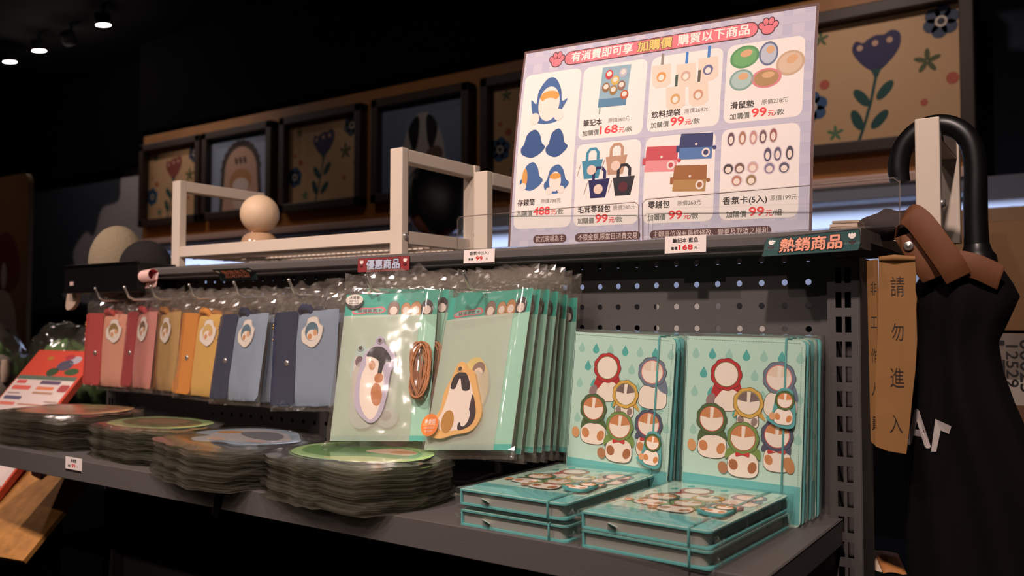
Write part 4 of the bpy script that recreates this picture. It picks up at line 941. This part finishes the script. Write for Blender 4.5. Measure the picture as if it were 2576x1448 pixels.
def pouches(cols, seed, loc, rt, n, step, labs):
    p = pouch(labs[0], *cols, seed); p.location = loc; p.rotation_euler = pose(*rt)
    for k in range(1, n):
        dup(p, (loc[0]+step[0]*k, loc[1]+step[1]*k, loc[2]-0.003*k), pose(rt[0]*0.5+random.uniform(-2, 2), rt[1]*0.6, rt[2]*0.4+random.uniform(-1.5, 1.5)), labs[k])
pouches(NV, 1.3, (-0.3700, -0.114, -0.0935), (0, -6, -3.6), 4, (0.004, 0.024, 0), ['front navy and light blue pouch next to the scent card packs', 'second pouch on the near navy hook, behind the front one', 'third pouch back on the near navy hook', 'rearmost pouch on the near navy hook'])
pouches(NV, 4.1, (-0.538, -0.091, -0.097), (-6.6, -9.4, -2), 4, (0.006, 0.020, 0), ['front navy and light blue pouch beside the orange pouch', 'second pouch on the far navy hook, behind the front one', 'third pouch back on the far navy hook', 'rearmost pouch on the far navy hook'])
pouches(ON, 6.2, (-0.647, -0.079, -0.0966), (-1.4, -6.5, 0.5), 3, (0.004, 0.022, 0), ['bright orange and yellow pouch beside the far navy pouch', 'second pouch on the orange hook, behind the bright one', 'rearmost pouch on the orange hook'])
pouches(TN, 8.7, (-0.76, -0.0726, -0.094), (-11.5, -3.9, -1.8), 3, (0.006, 0.020, 0), ['tan brown pouch between the pink and orange pouches', 'second pouch on the tan hook, behind the front one', 'rearmost pouch on the tan hook'])
pouches(PK2, 11.0, (-0.832, -0.0690, -0.0926), (-12, -5.3, -1.3), 3, (0.005, 0.019, 0), ['front rose pink pouch turned slightly, beside the tan pouch', 'second pouch on the near pink hook, behind the rose one', 'rearmost pouch on the near pink hook'])
pouches(PK, 13.5, (-0.944, -0.059, -0.096), (6, -2.3, 0.8), 3, (0.004, 0.017, 0), ['red flapped pink pouch at the far left end of the hooks', 'second pouch on the far left hook, behind the red flapped one', 'rearmost pouch on the far left hook'])

# ------------------------------------------------------------------ stacks of die-cut mouse pads in clear sleeves
def mouse_pad(label, outline, art, edge, seed):
    p = thing('mouse_pad', label, 'mouse pad', group='bagged mouse pads on the shelf')
    P = [(x*0.001, z*0.001) for x, z in outline]; n = len(P)
    V = [(x, y, 0) for x, y in P]+[(x, y, 0.0016) for x, y in P]; g = G()
    g.add(V, [tuple(range(n-1, -1, -1)), tuple(range(n, 2*n))]+[(i, (i+1) % n, n+(i+1) % n, n+i) for i in range(n)], 0)
    for pts, faces, mi, lv in art.items: g.add([(x*0.001, z*0.001, 0.00165+0.00005*lv) for x, z in pts], faces, mi+1)
    g.build('pad', [mat('padfoam_%02x%02x%02x' % edge, edge, 0.8)]+art.mats(), p)
    cx = sum(q[0] for q in P)/n; cy = sum(q[1] for q in P)/n
    ax = max(abs(q[0]-cx) for q in P)+0.019; cx -= 0.010; ay = max(abs(q[1]-cy) for q in P)+0.014
    s_ = G(); N = 56; rings = (0.0, 0.45, 0.70, 0.82, 0.90, 1.0)
    def pt(k, r_, sg):
        q = 2*math.pi*k/N; c, d = math.cos(q), math.sin(q); m_ = (abs(c)**3.0+abs(d)**3.0)**(-1/3.0)
        wv = 1+0.05*nz(c*2.2, d*2.2, seed)*r_+0.04*nz(c*7, d*7, seed+3)*r_+0.012*nz(c*22, d*22, seed+5)*r_
        lift = max(0.0, min(1.0, (0.93-r_)/0.11)); wob = (0.0030*nz(c*4, d*4, seed+9)+0.0016*nz(c*13, d*13, seed+2))*max(0.0, (r_-0.70)/0.30)
        return (cx+ax*c*m_*r_*wv, cy+ay*d*m_*r_*wv, 0.0010+sg*(0.00015+0.0011*lift)+wob-0.0022*max(0.0, (r_-0.85)/0.15))
    for sg in (1, -1):
        V = []; F = []
        for r_ in rings: V += [pt(k, r_, sg) for k in range(N)]
        for i in range(len(rings)-1):
            for k in range(N): F.append((i*N+k, i*N+(k+1) % N, (i+1)*N+(k+1) % N, (i+1)*N+k))
        s_.add(V, F, 0, True)
    s_.build('clear_sleeve', SLEEVE, p)
    return p
def num(k):
    return ('second', 'third', 'fourth', 'fifth', 'sixth', 'seventh', 'eighth', 'ninth', 'tenth', 'eleventh', 'twelfth', 'thirteenth', 'fourteenth', 'fifteenth', 'sixteenth', 'seventeenth', 'eighteenth', 'nineteenth', 'twentieth')[k]
def stack(proto, x, y, rot, n, dz, where, z0=-0.2398, jit=0.004):
    proto.location = (x, y, z0+dz*(n-1)); proto.rotation_euler = (R(0.6), R(-0.8), R(rot))
    for k in range(n-1):
        lab = ('lowest mouse pad of the %s stack, directly on the shelf' if k == n-2 else num(k)+' mouse pad from the top in the %s stack') % where
        dup(proto, (x+random.uniform(-jit, jit), y+random.uniform(-jit, jit), z0+dz*(n-2-k)), (0, 0, R(rot+random.uniform(-5, 5))), lab)
# lettuce green ovals (nearest stack), blue-grey wavy shape, a second green one, a brown one
out = spline([(-98, -6), (-70, -46), (-20, -60), (40, -54), (84, -34), (100, 2), (76, 40), (20, 54), (-40, 52), (-84, 34)])
A = Art(); A.poly(out, (178, 222, 140)); A.poly(spline([(-88, -4), (-62, -36), (-10, -44), (40, -40), (76, -20), (86, 6), (60, 34), (10, 44), (-40, 42), (-74, 28)]), (112, 170, 84)); A.poly(spline([(-70, 8), (-50, -18), (-8, -24), (20, -14), (14, 20), (-20, 34), (-56, 28)]), (76, 136, 62)); A.poly(spline([(-6, -50), (30, -22), (78, -12), (94, -6), (80, -36), (40, -54)]), (222, 232, 160)); A.poly(spline([(0, 6), (40, 2), (70, 10), (60, 30), (20, 38)]), (240, 206, 180)); A.poly(ell(48, 20, 18, 9, 10), (226, 150, 84))
mp = mouse_pad('green leaf-shaped mouse pad on top of the nearest stack', out, A, (58, 66, 50), 1)
stack(mp, -0.168, -0.212, -6, 20, 0.00250, 'nearest green', jit=0.003)
out = spline([(-100, -10), (-84, -34), (-52, -30), (-44, -56), (-8, -66), (26, -50), (60, -48), (92, -24), (104, 12), (70, 34), (20, 58), (-30, 60), (-80, 36)])
A = Art(); A.poly(out, (168, 188, 208)); A.poly(spline([(-76, -8), (-40, -34), (10, -42), (60, -26), (88, 6), (60, 26), (10, 44), (-40, 44), (-70, 24)]), (206, 200, 204)); A.poly(ell(-58, 2, 20, 12, 20), (222, 164, 92)); A.poly(ell(-10, -40, 20, 9, -4), (236, 196, 176)); A.poly(ell(56, -20, 20, 7, 10), (226, 190, 180)); A.poly(spline([(-40, 10), (20, -8), (70, 0), (40, 28), (-10, 38)], 5), (128, 130, 140))
mp = mouse_pad('blue grey wavy mouse pad on top of the stack behind the nearest one', out, A, (52, 54, 60), 4)
stack(mp, -0.385, -0.196, -12, 20, 0.00245, 'blue grey')
out = spline([(-98, -6), (-70, -44), (-20, -56), (40, -52), (84, -34), (98, 2), (76, 40), (20, 52), (-40, 50), (-84, 34)])
A = Art(); A.poly(out, (158, 190, 128)); A.poly(ell(0, 2, 84, 40, 0), (128, 120, 84)); A.poly(ell(-10, 10, 52, 24, 6), (170, 132, 100))
mp = mouse_pad('green rimmed brown mouse pad on top of the third stack from the right', out, A, (56, 60, 48), 7)
stack(mp, -0.605, -0.178, -4, 20, 0.00250, 'green rimmed')
out = spline([(-104, -10), (-80, -52), (-20, -64), (40, -56), (90, -40), (108, 4), (76, 52), (10, 66), (-60, 56), (-96, 30)])
A = Art(); A.poly(out, (196, 156, 108)); A.poly(ell(0, 2, 88, 48, 4), (190, 138, 106)); A.poly(ell(-10, 8, 60, 26, 10), (206, 166, 130)); A.poly(ell(40, 10, 26, 14, 0), (170, 110, 80))
mp = mouse_pad('brown slice-shaped mouse pad on top of the far left stack', out, A, (56, 48, 42), 10)
stack(mp, -0.850, -0.170, 4, 21, 0.00255, 'far left brown')

# ------------------------------------------------------------------ far left end: table, leaflets, wrapped greens, box
tb = thing('display_table', 'dark low display table continuing past the left shelf end', 'table', (-1.42, -0.02, -1.24))
G().box((0.01, -0.01, 0.795), (0.74, 0.56, 0.02), 0.003).build('lower_shelf', VOID, tb)
G().box((0, 0.10, 0.985), (0.76, 0.42, 0.03), 0.003).build('top', VOID, tb)
for sx in (-1, 1):
    for sy in (-1, 1): G().box((sx*0.35, 0.10+sy*0.18, 0.485), (0.04, 0.04, 0.97), 0.003).build('leg', BLACK, tb)
def leaflet(lab, loc, rot, w_, h_, seed):                  # seed 2 is the plain text leaflet
    a = Art(); W, H = w_*1000, h_*1000
    a.poly([(0, 0), (W, 0), (W, H), (0, H)], (226, 80, 56)); a.poly([(W*0.012, 0), (W*0.955, 0), (W*0.955, H*0.60), (W*0.012, H*0.60)], (244, 222, 214)); a.poly([(W*0.012, H*0.56), (W*0.955, H*0.56), (W*0.955, H*0.62), (W*0.012, H*0.62)], (104, 120, 104))
    a.poly([(W*0.012, 0), (W*0.955, 0), (W*0.955, H*0.12), (W*0.012, H*0.12)], (232, 206, 200))
    L = a.lv
    if seed == 2: a.poly([(W*0.012, 0), (W*0.955, 0), (W*0.955, H*0.9), (W*0.012, H*0.9)], (240, 220, 212)); L = a.lv
    for x, z, rx, rz, c in () if seed == 2 else ((0.62, 0.78, 0.12, 0.08, (92, 84, 104)), (0.72, 0.86, 0.09, 0.06, (196, 186, 196)), (0.50, 0.68, 0.09, 0.06, (60, 84, 54)), (0.80, 0.69, 0.11, 0.05, (66, 96, 60)), (0.60, 0.90, 0.08, 0.04, (190, 60, 70)), (0.30, 0.88, 0.05, 0.03, (196, 130, 50))):
        a.at(L).poly(ell(W*x, H*z, W*rx, H*rz), c)
    for x, z, w2, h2, c in ((0.06, 0.50, 0.16, 0.05, (230, 96, 96)), (0.45, 0.50, 0.32, 0.05, (110, 90, 120)), (0.06, 0.41, 0.30, 0.06, (236, 110, 96)), (0.45, 0.42, 0.28, 0.045, (240, 140, 100)), (0.45, 0.36, 0.32, 0.03, (196, 150, 120)), (0.06, 0.35, 0.2, 0.015, (150, 120, 120)), (0.06, 0.27, 0.28, 0.05, (110, 100, 130)), (0.06, 0.19, 0.25, 0.045, (240, 130, 110)), (0.36, 0.20, 0.36, 0.02, (200, 140, 110)), (0.74, 0.25, 0.2, 0.02, (190, 160, 150)), (0.76, 0.16, 0.06, 0.05, (90, 130, 160)), (0.80, 0.40, 0.15, 0.10, (190, 84, 84))):
        a.at(L).poly(rr(W*x, H*z, W*(x+w2), H*(z+h2), H*h2*0.3), c)
    g = G().prism([(0, 0), (w_, 0), (w_, h_), (0, h_)], 0, 0.012, 0); g.art(a, 0, base=1)
    o = g.build('leaflet_stand', [mat('leaflet_edge', (216, 88, 64), 0.5)]+a.mats(), None, loc, rot); return tag(o, lab, 'leaflet stand')
leaflet('red and white printed leaflet board leaning back behind the far left pouch', (-1.31, -0.105, -0.236), pose(8, -42, 0), 0.19, 0.175, 1)
leaflet('red edged white leaflet corner peeking from under the left shelf end', (-1.215, -0.22, -0.385), pose(8, -42, 0), 0.125, 0.12, 2)
cork = mat('osb_wood_panel', (236, 164, 84), 0.6, bump=0.6, scale=42, var=0.8)
o = G().prism([(-0.13, 0), (0.13, 0), (0.13, 0.21), (-0.13, 0.21)], 0, 0.008).build('wood_panel', cork, None, (-1.05, -0.235, -0.433), pose(10, -48, 0)); tag(o, 'orange brown chipboard panel leaning under the left shelf end', 'panel')
# black box holding a beige round plush
bx = thing('black_tray', 'black plastic tray on the left end of the rail holding plush toys', 'tray', (-0.955, -0.012, 0.0075))
g = G()
for c, d in (((0, 0, 0.002), (0.235, 0.12, 0.004)), ((0, -0.06, 0.025), (0.235, 0.004, 0.05)), ((0, 0.06, 0.025), (0.235, 0.004, 0.05)), ((-0.117, 0, 0.025), (0.004, 0.124, 0.05)), ((0.117, 0, 0.025), (0.004, 0.124, 0.05))): g.box(c, d, 0.001)
g.build('body', BLACK, bx); G().box((-0.092, -0.0625, 0.018), (0.012, 0.001, 0.007)).build('label', mat('label_pink', (226, 190, 184), 0.6), bx)
g = G()
for y in (-0.061, 0.061): g.tube([(-0.119, y, 0.05), (0.119, y, 0.05)], 0.003, 8)
g.build('rim', mat('black_gloss', (14, 13, 13), 0.15), bx)
pl = thing('plush_toy', 'beige fuzzy dome-shaped plush in the black tray', 'plush toy', (-1.005, -0.01, 0.012), group='plush toys in the tray')
FZ = mat('beige_plush', (168, 150, 122), 0.95, bump=1.0, scale=260, var=0.25)
def fuzz(v): return 1+0.012*nz(v.x*14, v.y*14, v.z*14)
G().ball((0, 0, 0.055), 0.052, 0.050, 0.070, 36, 24, 0, fuzz).build('body', FZ, pl)
G().prism(spline([(0, 0), (-0.016, -0.045), (-0.005, -0.055), (0.020, -0.040), (0.022, 0.0)], 4), -0.004, 0.004).build('ear', mat('pale_plush', (206, 178, 156), 0.95), pl, (-0.075, -0.045, 0.020))
pl = thing('plush_toy', 'dark brown plush dome in the right half of the black tray', 'plush toy', (-0.905, -0.015, 0.012), group='plush toys in the tray')
G().ball((0, 0, 0.040), 0.050, 0.045, 0.052, 30, 20, 0, fuzz).build('body', mat('dark_plush', (22, 18, 18), 0.9), pl)
# support post under the tray
# wrapped green posies and a grey plush on the table
GRN = mat('green_tissue', (136, 176, 104), 0.8, var=0.6, scale=30)
for i, (x, y, z, s, lab) in enumerate(((-1.63, 0.04, -0.165, 0.085, 'cellophane wrapped green bundle left of the grey plush'), (-1.52, 0.17, -0.150, 0.085, 'middle cellophane wrapped green bundle behind the leaflet board'), (-1.385, 0.18, -0.145, 0.080, 'cellophane wrapped green bundle beside the far left pouches'))):
    b = thing('wrapped_bundle', lab, 'wrapped bundle', (x, y, -0.24), group='wrapped green bundles')
    G().ball((0, 0, 0.075), s*0.85, s*0.7, 0.075, 30, 20, 0, lambda v: 1+0.22*nz(v.x*3+i*5, v.y*3, v.z*3)+0.10*nz(v.x*9, v.y*9, v.z*9+i)).build('contents', GRN, b)
    G().ball((0, 0, 0.094), s*1.08, s*0.95, 0.094, 34, 24, 0, lambda v: 1+0.14*nz(v.x*4+i*5, v.y*4, v.z*4)+0.10*abs(nz(v.x*11, v.y*11, v.z*11+i))).build('cellophane', CRISP, b)
pl = thing('plush_toy', 'small grey plush animal at the left edge in front of the green bundles', 'plush toy', (-1.455, 0.0, -0.24))
GP = mat('grey_plush', (140, 128, 118), 0.95, bump=1.0, scale=260)
G().ball((0, 0, 0.045), 0.038, 0.034, 0.045, 24, 16, 0, fuzz).build('body', GP, pl); G().ball((0.0, -0.012, 0.095), 0.032, 0.03, 0.028, 24, 16, 0, fuzz).build('head', GP, pl)
for sx in (-1, 1): G().tube([(sx*0.026, -0.01, 0.11), (sx*0.036, -0.014, 0.085), (sx*0.036, -0.016, 0.064)], [0.008, 0.010, 0.006], 10).build('ear', mat('pale_plush', (206, 178, 156), 0.95), pl); 
for sx in (-1, 1): G().tube([(sx*0.024, -0.02, 0.03), (sx*0.03, -0.045, 0.012)], [0.012, 0.010], 10).build('leg', GP, pl)
# tall standee at the far left
st = thing('printed_standee', 'tall tan printed standee with a mushroom picture at the far left edge', 'standee', (-3.66, 1.0, -1.24))
G().prism([(x, z) for x, z in rr(-0.30, 0.03, 0.255, 1.86, 0.06)], 0, 0.02).build('board', mat('tan_board', (150, 106, 66), 0.7, var=0.2, scale=4), st)
a = Art(); a.poly(spline([(-160, 1350), (-100, 1520), (40, 1600), (150, 1540), (190, 1400), (120, 1330), (0, 1310)]), (120, 60, 56)); a.poly(spline([(-60, 1300), (60, 1330), (150, 1240), (170, 1060), (150, 900), (-100, 900), (-110, 1100)]), (196, 170, 156)); a.poly(ell(40, 1400, 26, 60), (190, 176, 172))
G().art(a).build('print', a.mats(), st); G().box((0, 0.05, 0.015), (0.5, 0.3, 0.03), 0.004).build('foot', VOID, st)

# ------------------------------------------------------------------ umbrella hung on the right rack, cardboard sign, cartons
um = thing('umbrella', 'black folded umbrella hung by its hook on the white rack end', 'umbrella', (0.4275, 0.05, -0.78))
def ub(g, name, m, par=um): return g.build(name, m, par, (-0.4275, -0.05, 0.78))
P = [(0.3560, 0.1075), (0.3545, 0.120), (0.3560, 0.134), (0.3610, 0.1465), (0.3700, 0.1570), (0.3810, 0.1630), (0.3930, 0.1648), (0.4050, 0.1620), (0.4155, 0.1545), (0.4225, 0.1440), (0.4262, 0.1300), (0.4275, 0.110), (0.4270, 0.085), (0.4268, 0.060), (0.4272, 0.035)]
rad = [0.0100]+[0.0107]*10+[0.0108, 0.0112, 0.0114, 0.0120]; P2 = []; R2 = []
for i in range(len(P)-1):
    p0, p1, p2, p3 = (Vector(P[max(0, min(len(P)-1, i+k))]) for k in (-1, 0, 1, 2))
    for q in range(5):
        t = q/5; c = 0.5*((2*p1)+(p2-p0)*t+(2*p0-5*p1+4*p2-p3)*t*t+(3*p1-p0-3*p2+p3)*t**3); P2.append((c.x, 0.062, c.y)); R2.append(rad[i]+(rad[i+1]-rad[i])*t)
P2.append((P[-1][0], 0.062, P[-1][1])); R2.append(rad[-1])
ub(G().tube(P2, R2, 24), 'handle', mat('black_rubber', (13, 12, 12), 0.38))
ub(G().lathe([(0.011, 0.040), (0.014, 0.030), (0.0175, 0.026), (0.0185, 0.020), (0.0180, 0.014), (0.020, 0.012), (0.0195, 0.002), (0.012, -0.01)], 24, (0.4275, 0.062, 0)), 'collar', BLACK)
ub(G().tube([(0.4275, 0.062, 0.04), (0.430, 0.055, -0.74)], 0.006, 10), 'shaft', CHROME)
lv = [(0.022, 0.398, 0.442), (0.010, 0.380, 0.452), (-0.004, 0.372, 0.460), (-0.017, 0.370, 0.4655), (-0.040, 0.369, 0.456), (-0.062, 0.368, 0.4465), (-0.090, 0.367, 0.450), (-0.120, 0.361, 0.459), (-0.150, 0.359, 0.470), (-0.200, 0.359, 0.486), (-0.300, 0.360, 0.505), (-0.420, 0.372, 0.490), (-0.560, 0.392, 0.472), (-0.700, 0.418, 0.446), (-0.745, 0.426, 0.436)]
N = 72; V = []; F = []
for i, (z, xa_, xb_) in enumerate(lv):
    c = (xa_+xb_)/2; h = (xb_-xa_)/2; dy = min(0.036, h*0.75)
    for k in range(N):
        q = 2*math.pi*k/N; fold = 1+0.16*math.sin(7*q+z*9)*(0.4+min(1, abs(z)*4))*abs(math.sin(q))
        V.append((c+h*math.cos(q), 0.045+dy*math.sin(q)*fold, z))
for i in range(len(lv)-1):
    for k in range(N): F.append((i*N+k, i*N+(k+1) % N, (i+1)*N+(k+1) % N, (i+1)*N+k))
cg = G().add(V, F, 0, True)
can = ub(cg, 'canopy', mat('black_umbrella_cloth', (14, 10, 10), 0.85, bump=0.2, scale=900, spec=0.15))
tree = BVHTree.FromPolygons([Vector(v) for v in V], F)
a = Art(); a.text('A', 364.5, -166, (206, 192, 188), w=23.5, size=52, bold=0.02); a.poly([(393, -138), (407.5, -144), (405, -152), (397.5, -149), (393.5, -170), (389, -170)], (200, 188, 184))
g = G()
for pts, faces, mi, l_ in a.items:
    VV = []
    for x, z in pts:
        hit = tree.ray_cast(Vector((x*0.001, -0.5, z*0.001)), Vector((0, 1, 0)))
        VV.append((x*0.001, (hit[0].y if hit[0] else 0.03)-0.0012-0.0001*l_, z*0.001))
    g.add(VV, faces, mi)
g.build('lettering', a.mats(), can)
LE = mat('brown_strap_cloth', (122, 72, 40), 0.7, var=0.25, scale=60)
def ribbon(path, wd, name, par=um):
    path = [(Vector(p), Vector(w_)) for p, w_ in path]; fine = []
    for i in range(len(path)-1):
        p0, p1, p2, p3 = (path[max(0, min(len(path)-1, i+k))] for k in (-1, 0, 1, 2))
        for q in range(6):
            t = q/6; fine.append(tuple(0.5*((2*p1[m])+(p2[m]-p0[m])*t+(2*p0[m]-5*p1[m]+4*p2[m]-p3[m])*t*t+(3*p1[m]-p0[m]-3*p2[m]+p3[m])*t**3) for m in (0, 1)))
    path = fine+[path[-1]]; g = G()
    V = []
    for p, w_ in path: V += [p-w_*wd/2, p+w_*wd/2]
    g.add(V, [(2*i, 2*i+1, 2*i+3, 2*i+2) for i in range(len(path)-1)], 0, True)
    o = ub(g, name, LE, par); s_ = o.modifiers.new('cloth', 'SOLIDIFY'); s_.thickness = 0.0016; b_ = o.modifiers.new('soft', 'BEVEL'); b_.width = 0.0005; return o
sp = ribbon([((0.3625, 0.012, 0.052), (0.2, 0.3, 0.9)), ((0.372, 0.000, 0.064), (0.55, 0.1, 0.8)), ((0.383, -0.004, 0.058), (0.8, 0, 0.55)), ((0.398, -0.006, 0.036), (0.85, 0, 0.5)), ((0.411, -0.004, 0.014), (0.85, 0.1, 0.45)), ((0.417, 0.002, 0.000), (0.8, 0.2, 0.45))], 0.026, 'strap')
ribbon([((0.369, 0.004, 0.045), (0.9, 0.1, 0.3)), ((0.376, 0.002, 0.032), (0.9, 0, 0.35)), ((0.386, 0.002, 0.014), (0.9, 0, 0.4)), ((0.394, 0.006, 0.000), (0.9, 0, 0.4))], 0.020, 'strap')
ribbon([((0.408, 0.010, 0.018), (0.3, 0, 0.95)), ((0.430, 0.008, 0.012), (0.3, 0, 0.95)), ((0.452, 0.014, 0.000), (0.3, 0, 0.95))], 0.024, 'lining')
ub(G().lathe([(0.0001, -0.0026), (0.0018, -0.0024), (0.0030, -0.0012), (0.0042, -0.0018), (0.0050, -0.0006), (0.0050, 0.0006)], 20, (0.3735, -0.0008, 0.0335), axis='Y'), 'snap_button', CHROME, um)

cb = thing('cardboard_sign', 'torn cardboard strip with handwritten no-entry characters hanging beside the umbrella', 'sign', (0.360, -0.03, -0.165))
KR = mat('corrugated_card', (158, 112, 64), 0.85, var=0.22, scale=35, bump=0.3)
e1 = [(0.3515, 0.0195), (0.364, 0.0205), (0.376, 0.0198), (0.384, 0.018), (0.3845, 0.006), (0.3838, -0.012), (0.3850, -0.020), (0.3842, -0.030), (0.3846, -0.060), (0.3825, -0.090), (0.3795, -0.115), (0.3765, -0.145), (0.3735, -0.1685), (0.358, -0.1672), (0.3460, -0.1635), (0.3468, -0.10), (0.3500, -0.04)]
g = G().prism([(x-0.360, z+0.165) for x, z in e1], -0.0015, 0.0015)
g.tube([(0.3520-0.36, -0.001, 0.1845), (0.366-0.36, -0.0035, 0.1850), (0.384-0.36, -0.001, 0.1835)], [0.0024, 0.0032, 0.0024], 8)
a = Art()
for ch, x, z, s in (('請', 368, -4, 17), ('勿', 367.5, -47, 15), ('進', 366.5, -92, 17), ('入', 365, -136, 16)):
    a.text(ch, x-360, z+165-12, (58, 44, 38), w=s*0.72, size=s*1.25, align=0.5)
g.art(a, -0.0016, base=1); g.build('panel', [KR]+a.mats(), cb)
e2 = [(0.0, 0.0185), (0.012, 0.0195), (0.0125, -0.04), (0.0095, -0.10), (0.0085, -0.1635), (0.002, -0.160), (0.001, -0.08)]
g = G().prism([(x, z+0.165) for x, z in e2], -0.0012, 0.0012)
a = Art()
for k, ch in enumerate('非工作人員'): a.text(ch, 8.5, 150-33*k, (66, 52, 44), w=8, size=15, align=0.5)
g.art(a, -0.0013, base=1); g.build('folded_flap', [KR]+a.mats(), cb, (0.3392-0.36, 0.008, 0), (0, 0, R(-34)))

def carton(lab, c, d, m, loc):
    o = thing('carton', lab, 'carton', loc, group='cartons behind the umbrella'); return o
cx = carton('brown taped carton on top of the pile behind the umbrella', 0, 0, 0, (0.62, 0.56, -0.055))
KB = mat('brown_carton', (124, 90, 56), 0.8, var=0.12, scale=14)
G().box((0, 0, 0.0845), (0.52, 0.30, 0.168), 0.002).build('box', KB, cx)
G().sheet(lambda u, v: (-0.26+0.52*u, -0.1515-0.0008*abs(nz(u*30, v*4, 2)), 0.150+0.02*v), 60, 2).build('tape', CRISP, cx); G().sheet(lambda u, v: (-0.26+0.52*u, -0.152+0.05*v, 0.1692+0.0012*abs(nz(u*30, v*4, 5))), 60, 3).build('tape', CRISP, cx)
cy = carton('pale printed carton with sideways numbers under the taped carton', 0, 0, 0, (0.62, 0.56, -0.35))
a = Art(); a.poly([(-258, 2), (258, 2), (258, 292), (-258, 292)], (176, 164, 152)); a.poly([(-258, 230), (258, 230), (258, 292), (-258, 292)], (120, 108, 98))
a.text('00023', -178, 284, (40, 36, 36), w=70, size=24, rot=-90, bold=0.015); a.text('12529', -194, 276, (40, 36, 36), w=56, size=20, rot=-90, bold=0.015); a.text('LT', -214, 282, (40, 36, 36), w=60, size=26, rot=-90, bold=0.02)
a.poly([(-190, 130), (-80, 130), (-80, 196), (-190, 196)], (110, 78, 56))
g = G().box((0, 0, 0.1465), (0.52, 0.30, 0.292), 0.002); g.art(a, -0.1503, base=1); g.build('box', [KB]+a.mats(), cy)
cz = carton('plain dark carton at the bottom of the pile behind the umbrella', 0, 0, 0, (0.62, 0.56, -1.24)); G().box((0, 0, 0.4445), (0.54, 0.32, 0.887), 0.002).build('box', mat('dark_carton', (40, 32, 28), 0.9), cz)
# loose paper scraps low on the right
pg_ = thing('low_stool', 'dark low stool standing behind the shelf end', 'stool', (0.335, 0.16, -1.24)); G().box((0, 0, 0.915), (0.10, 0.18, 0.02), 0.003).build('seat', VOID, pg_)
for sx in (-1, 1):
    for sy in (-1, 1): G().box((sx*0.04, sy*0.075, 0.453), (0.015, 0.015, 0.905)).build('leg', VOID, pg_)
for k, (c, lab) in enumerate((((232, 206, 180), 'pale folded paper slip lying low at the right of the shelf end'), ((214, 140, 80), 'orange folded paper slip lying low beside the pale slip'))):
    g = G().sheet(lambda u, v: (-0.012+0.024*u, -0.02+0.04*v, 0.004*math.sin(3*u+k)+0.002), 6, 4)
    o = g.build('paper_slip', mat('slip_%d' % k, c, 0.6), None, (0.318+0.016*k, 0.10, -0.3145+0.004*k), (R(20), R(-22+10*k), R(20))); s_ = o.modifiers.new('paper', 'SOLIDIFY'); s_.thickness = 0.0005; tag(o, lab, 'paper slip')

# ------------------------------------------------------------------ lift the whole shop so its floor is at zero
for o in list(COL.objects):
    if o.parent is None: o.location.z += RISE
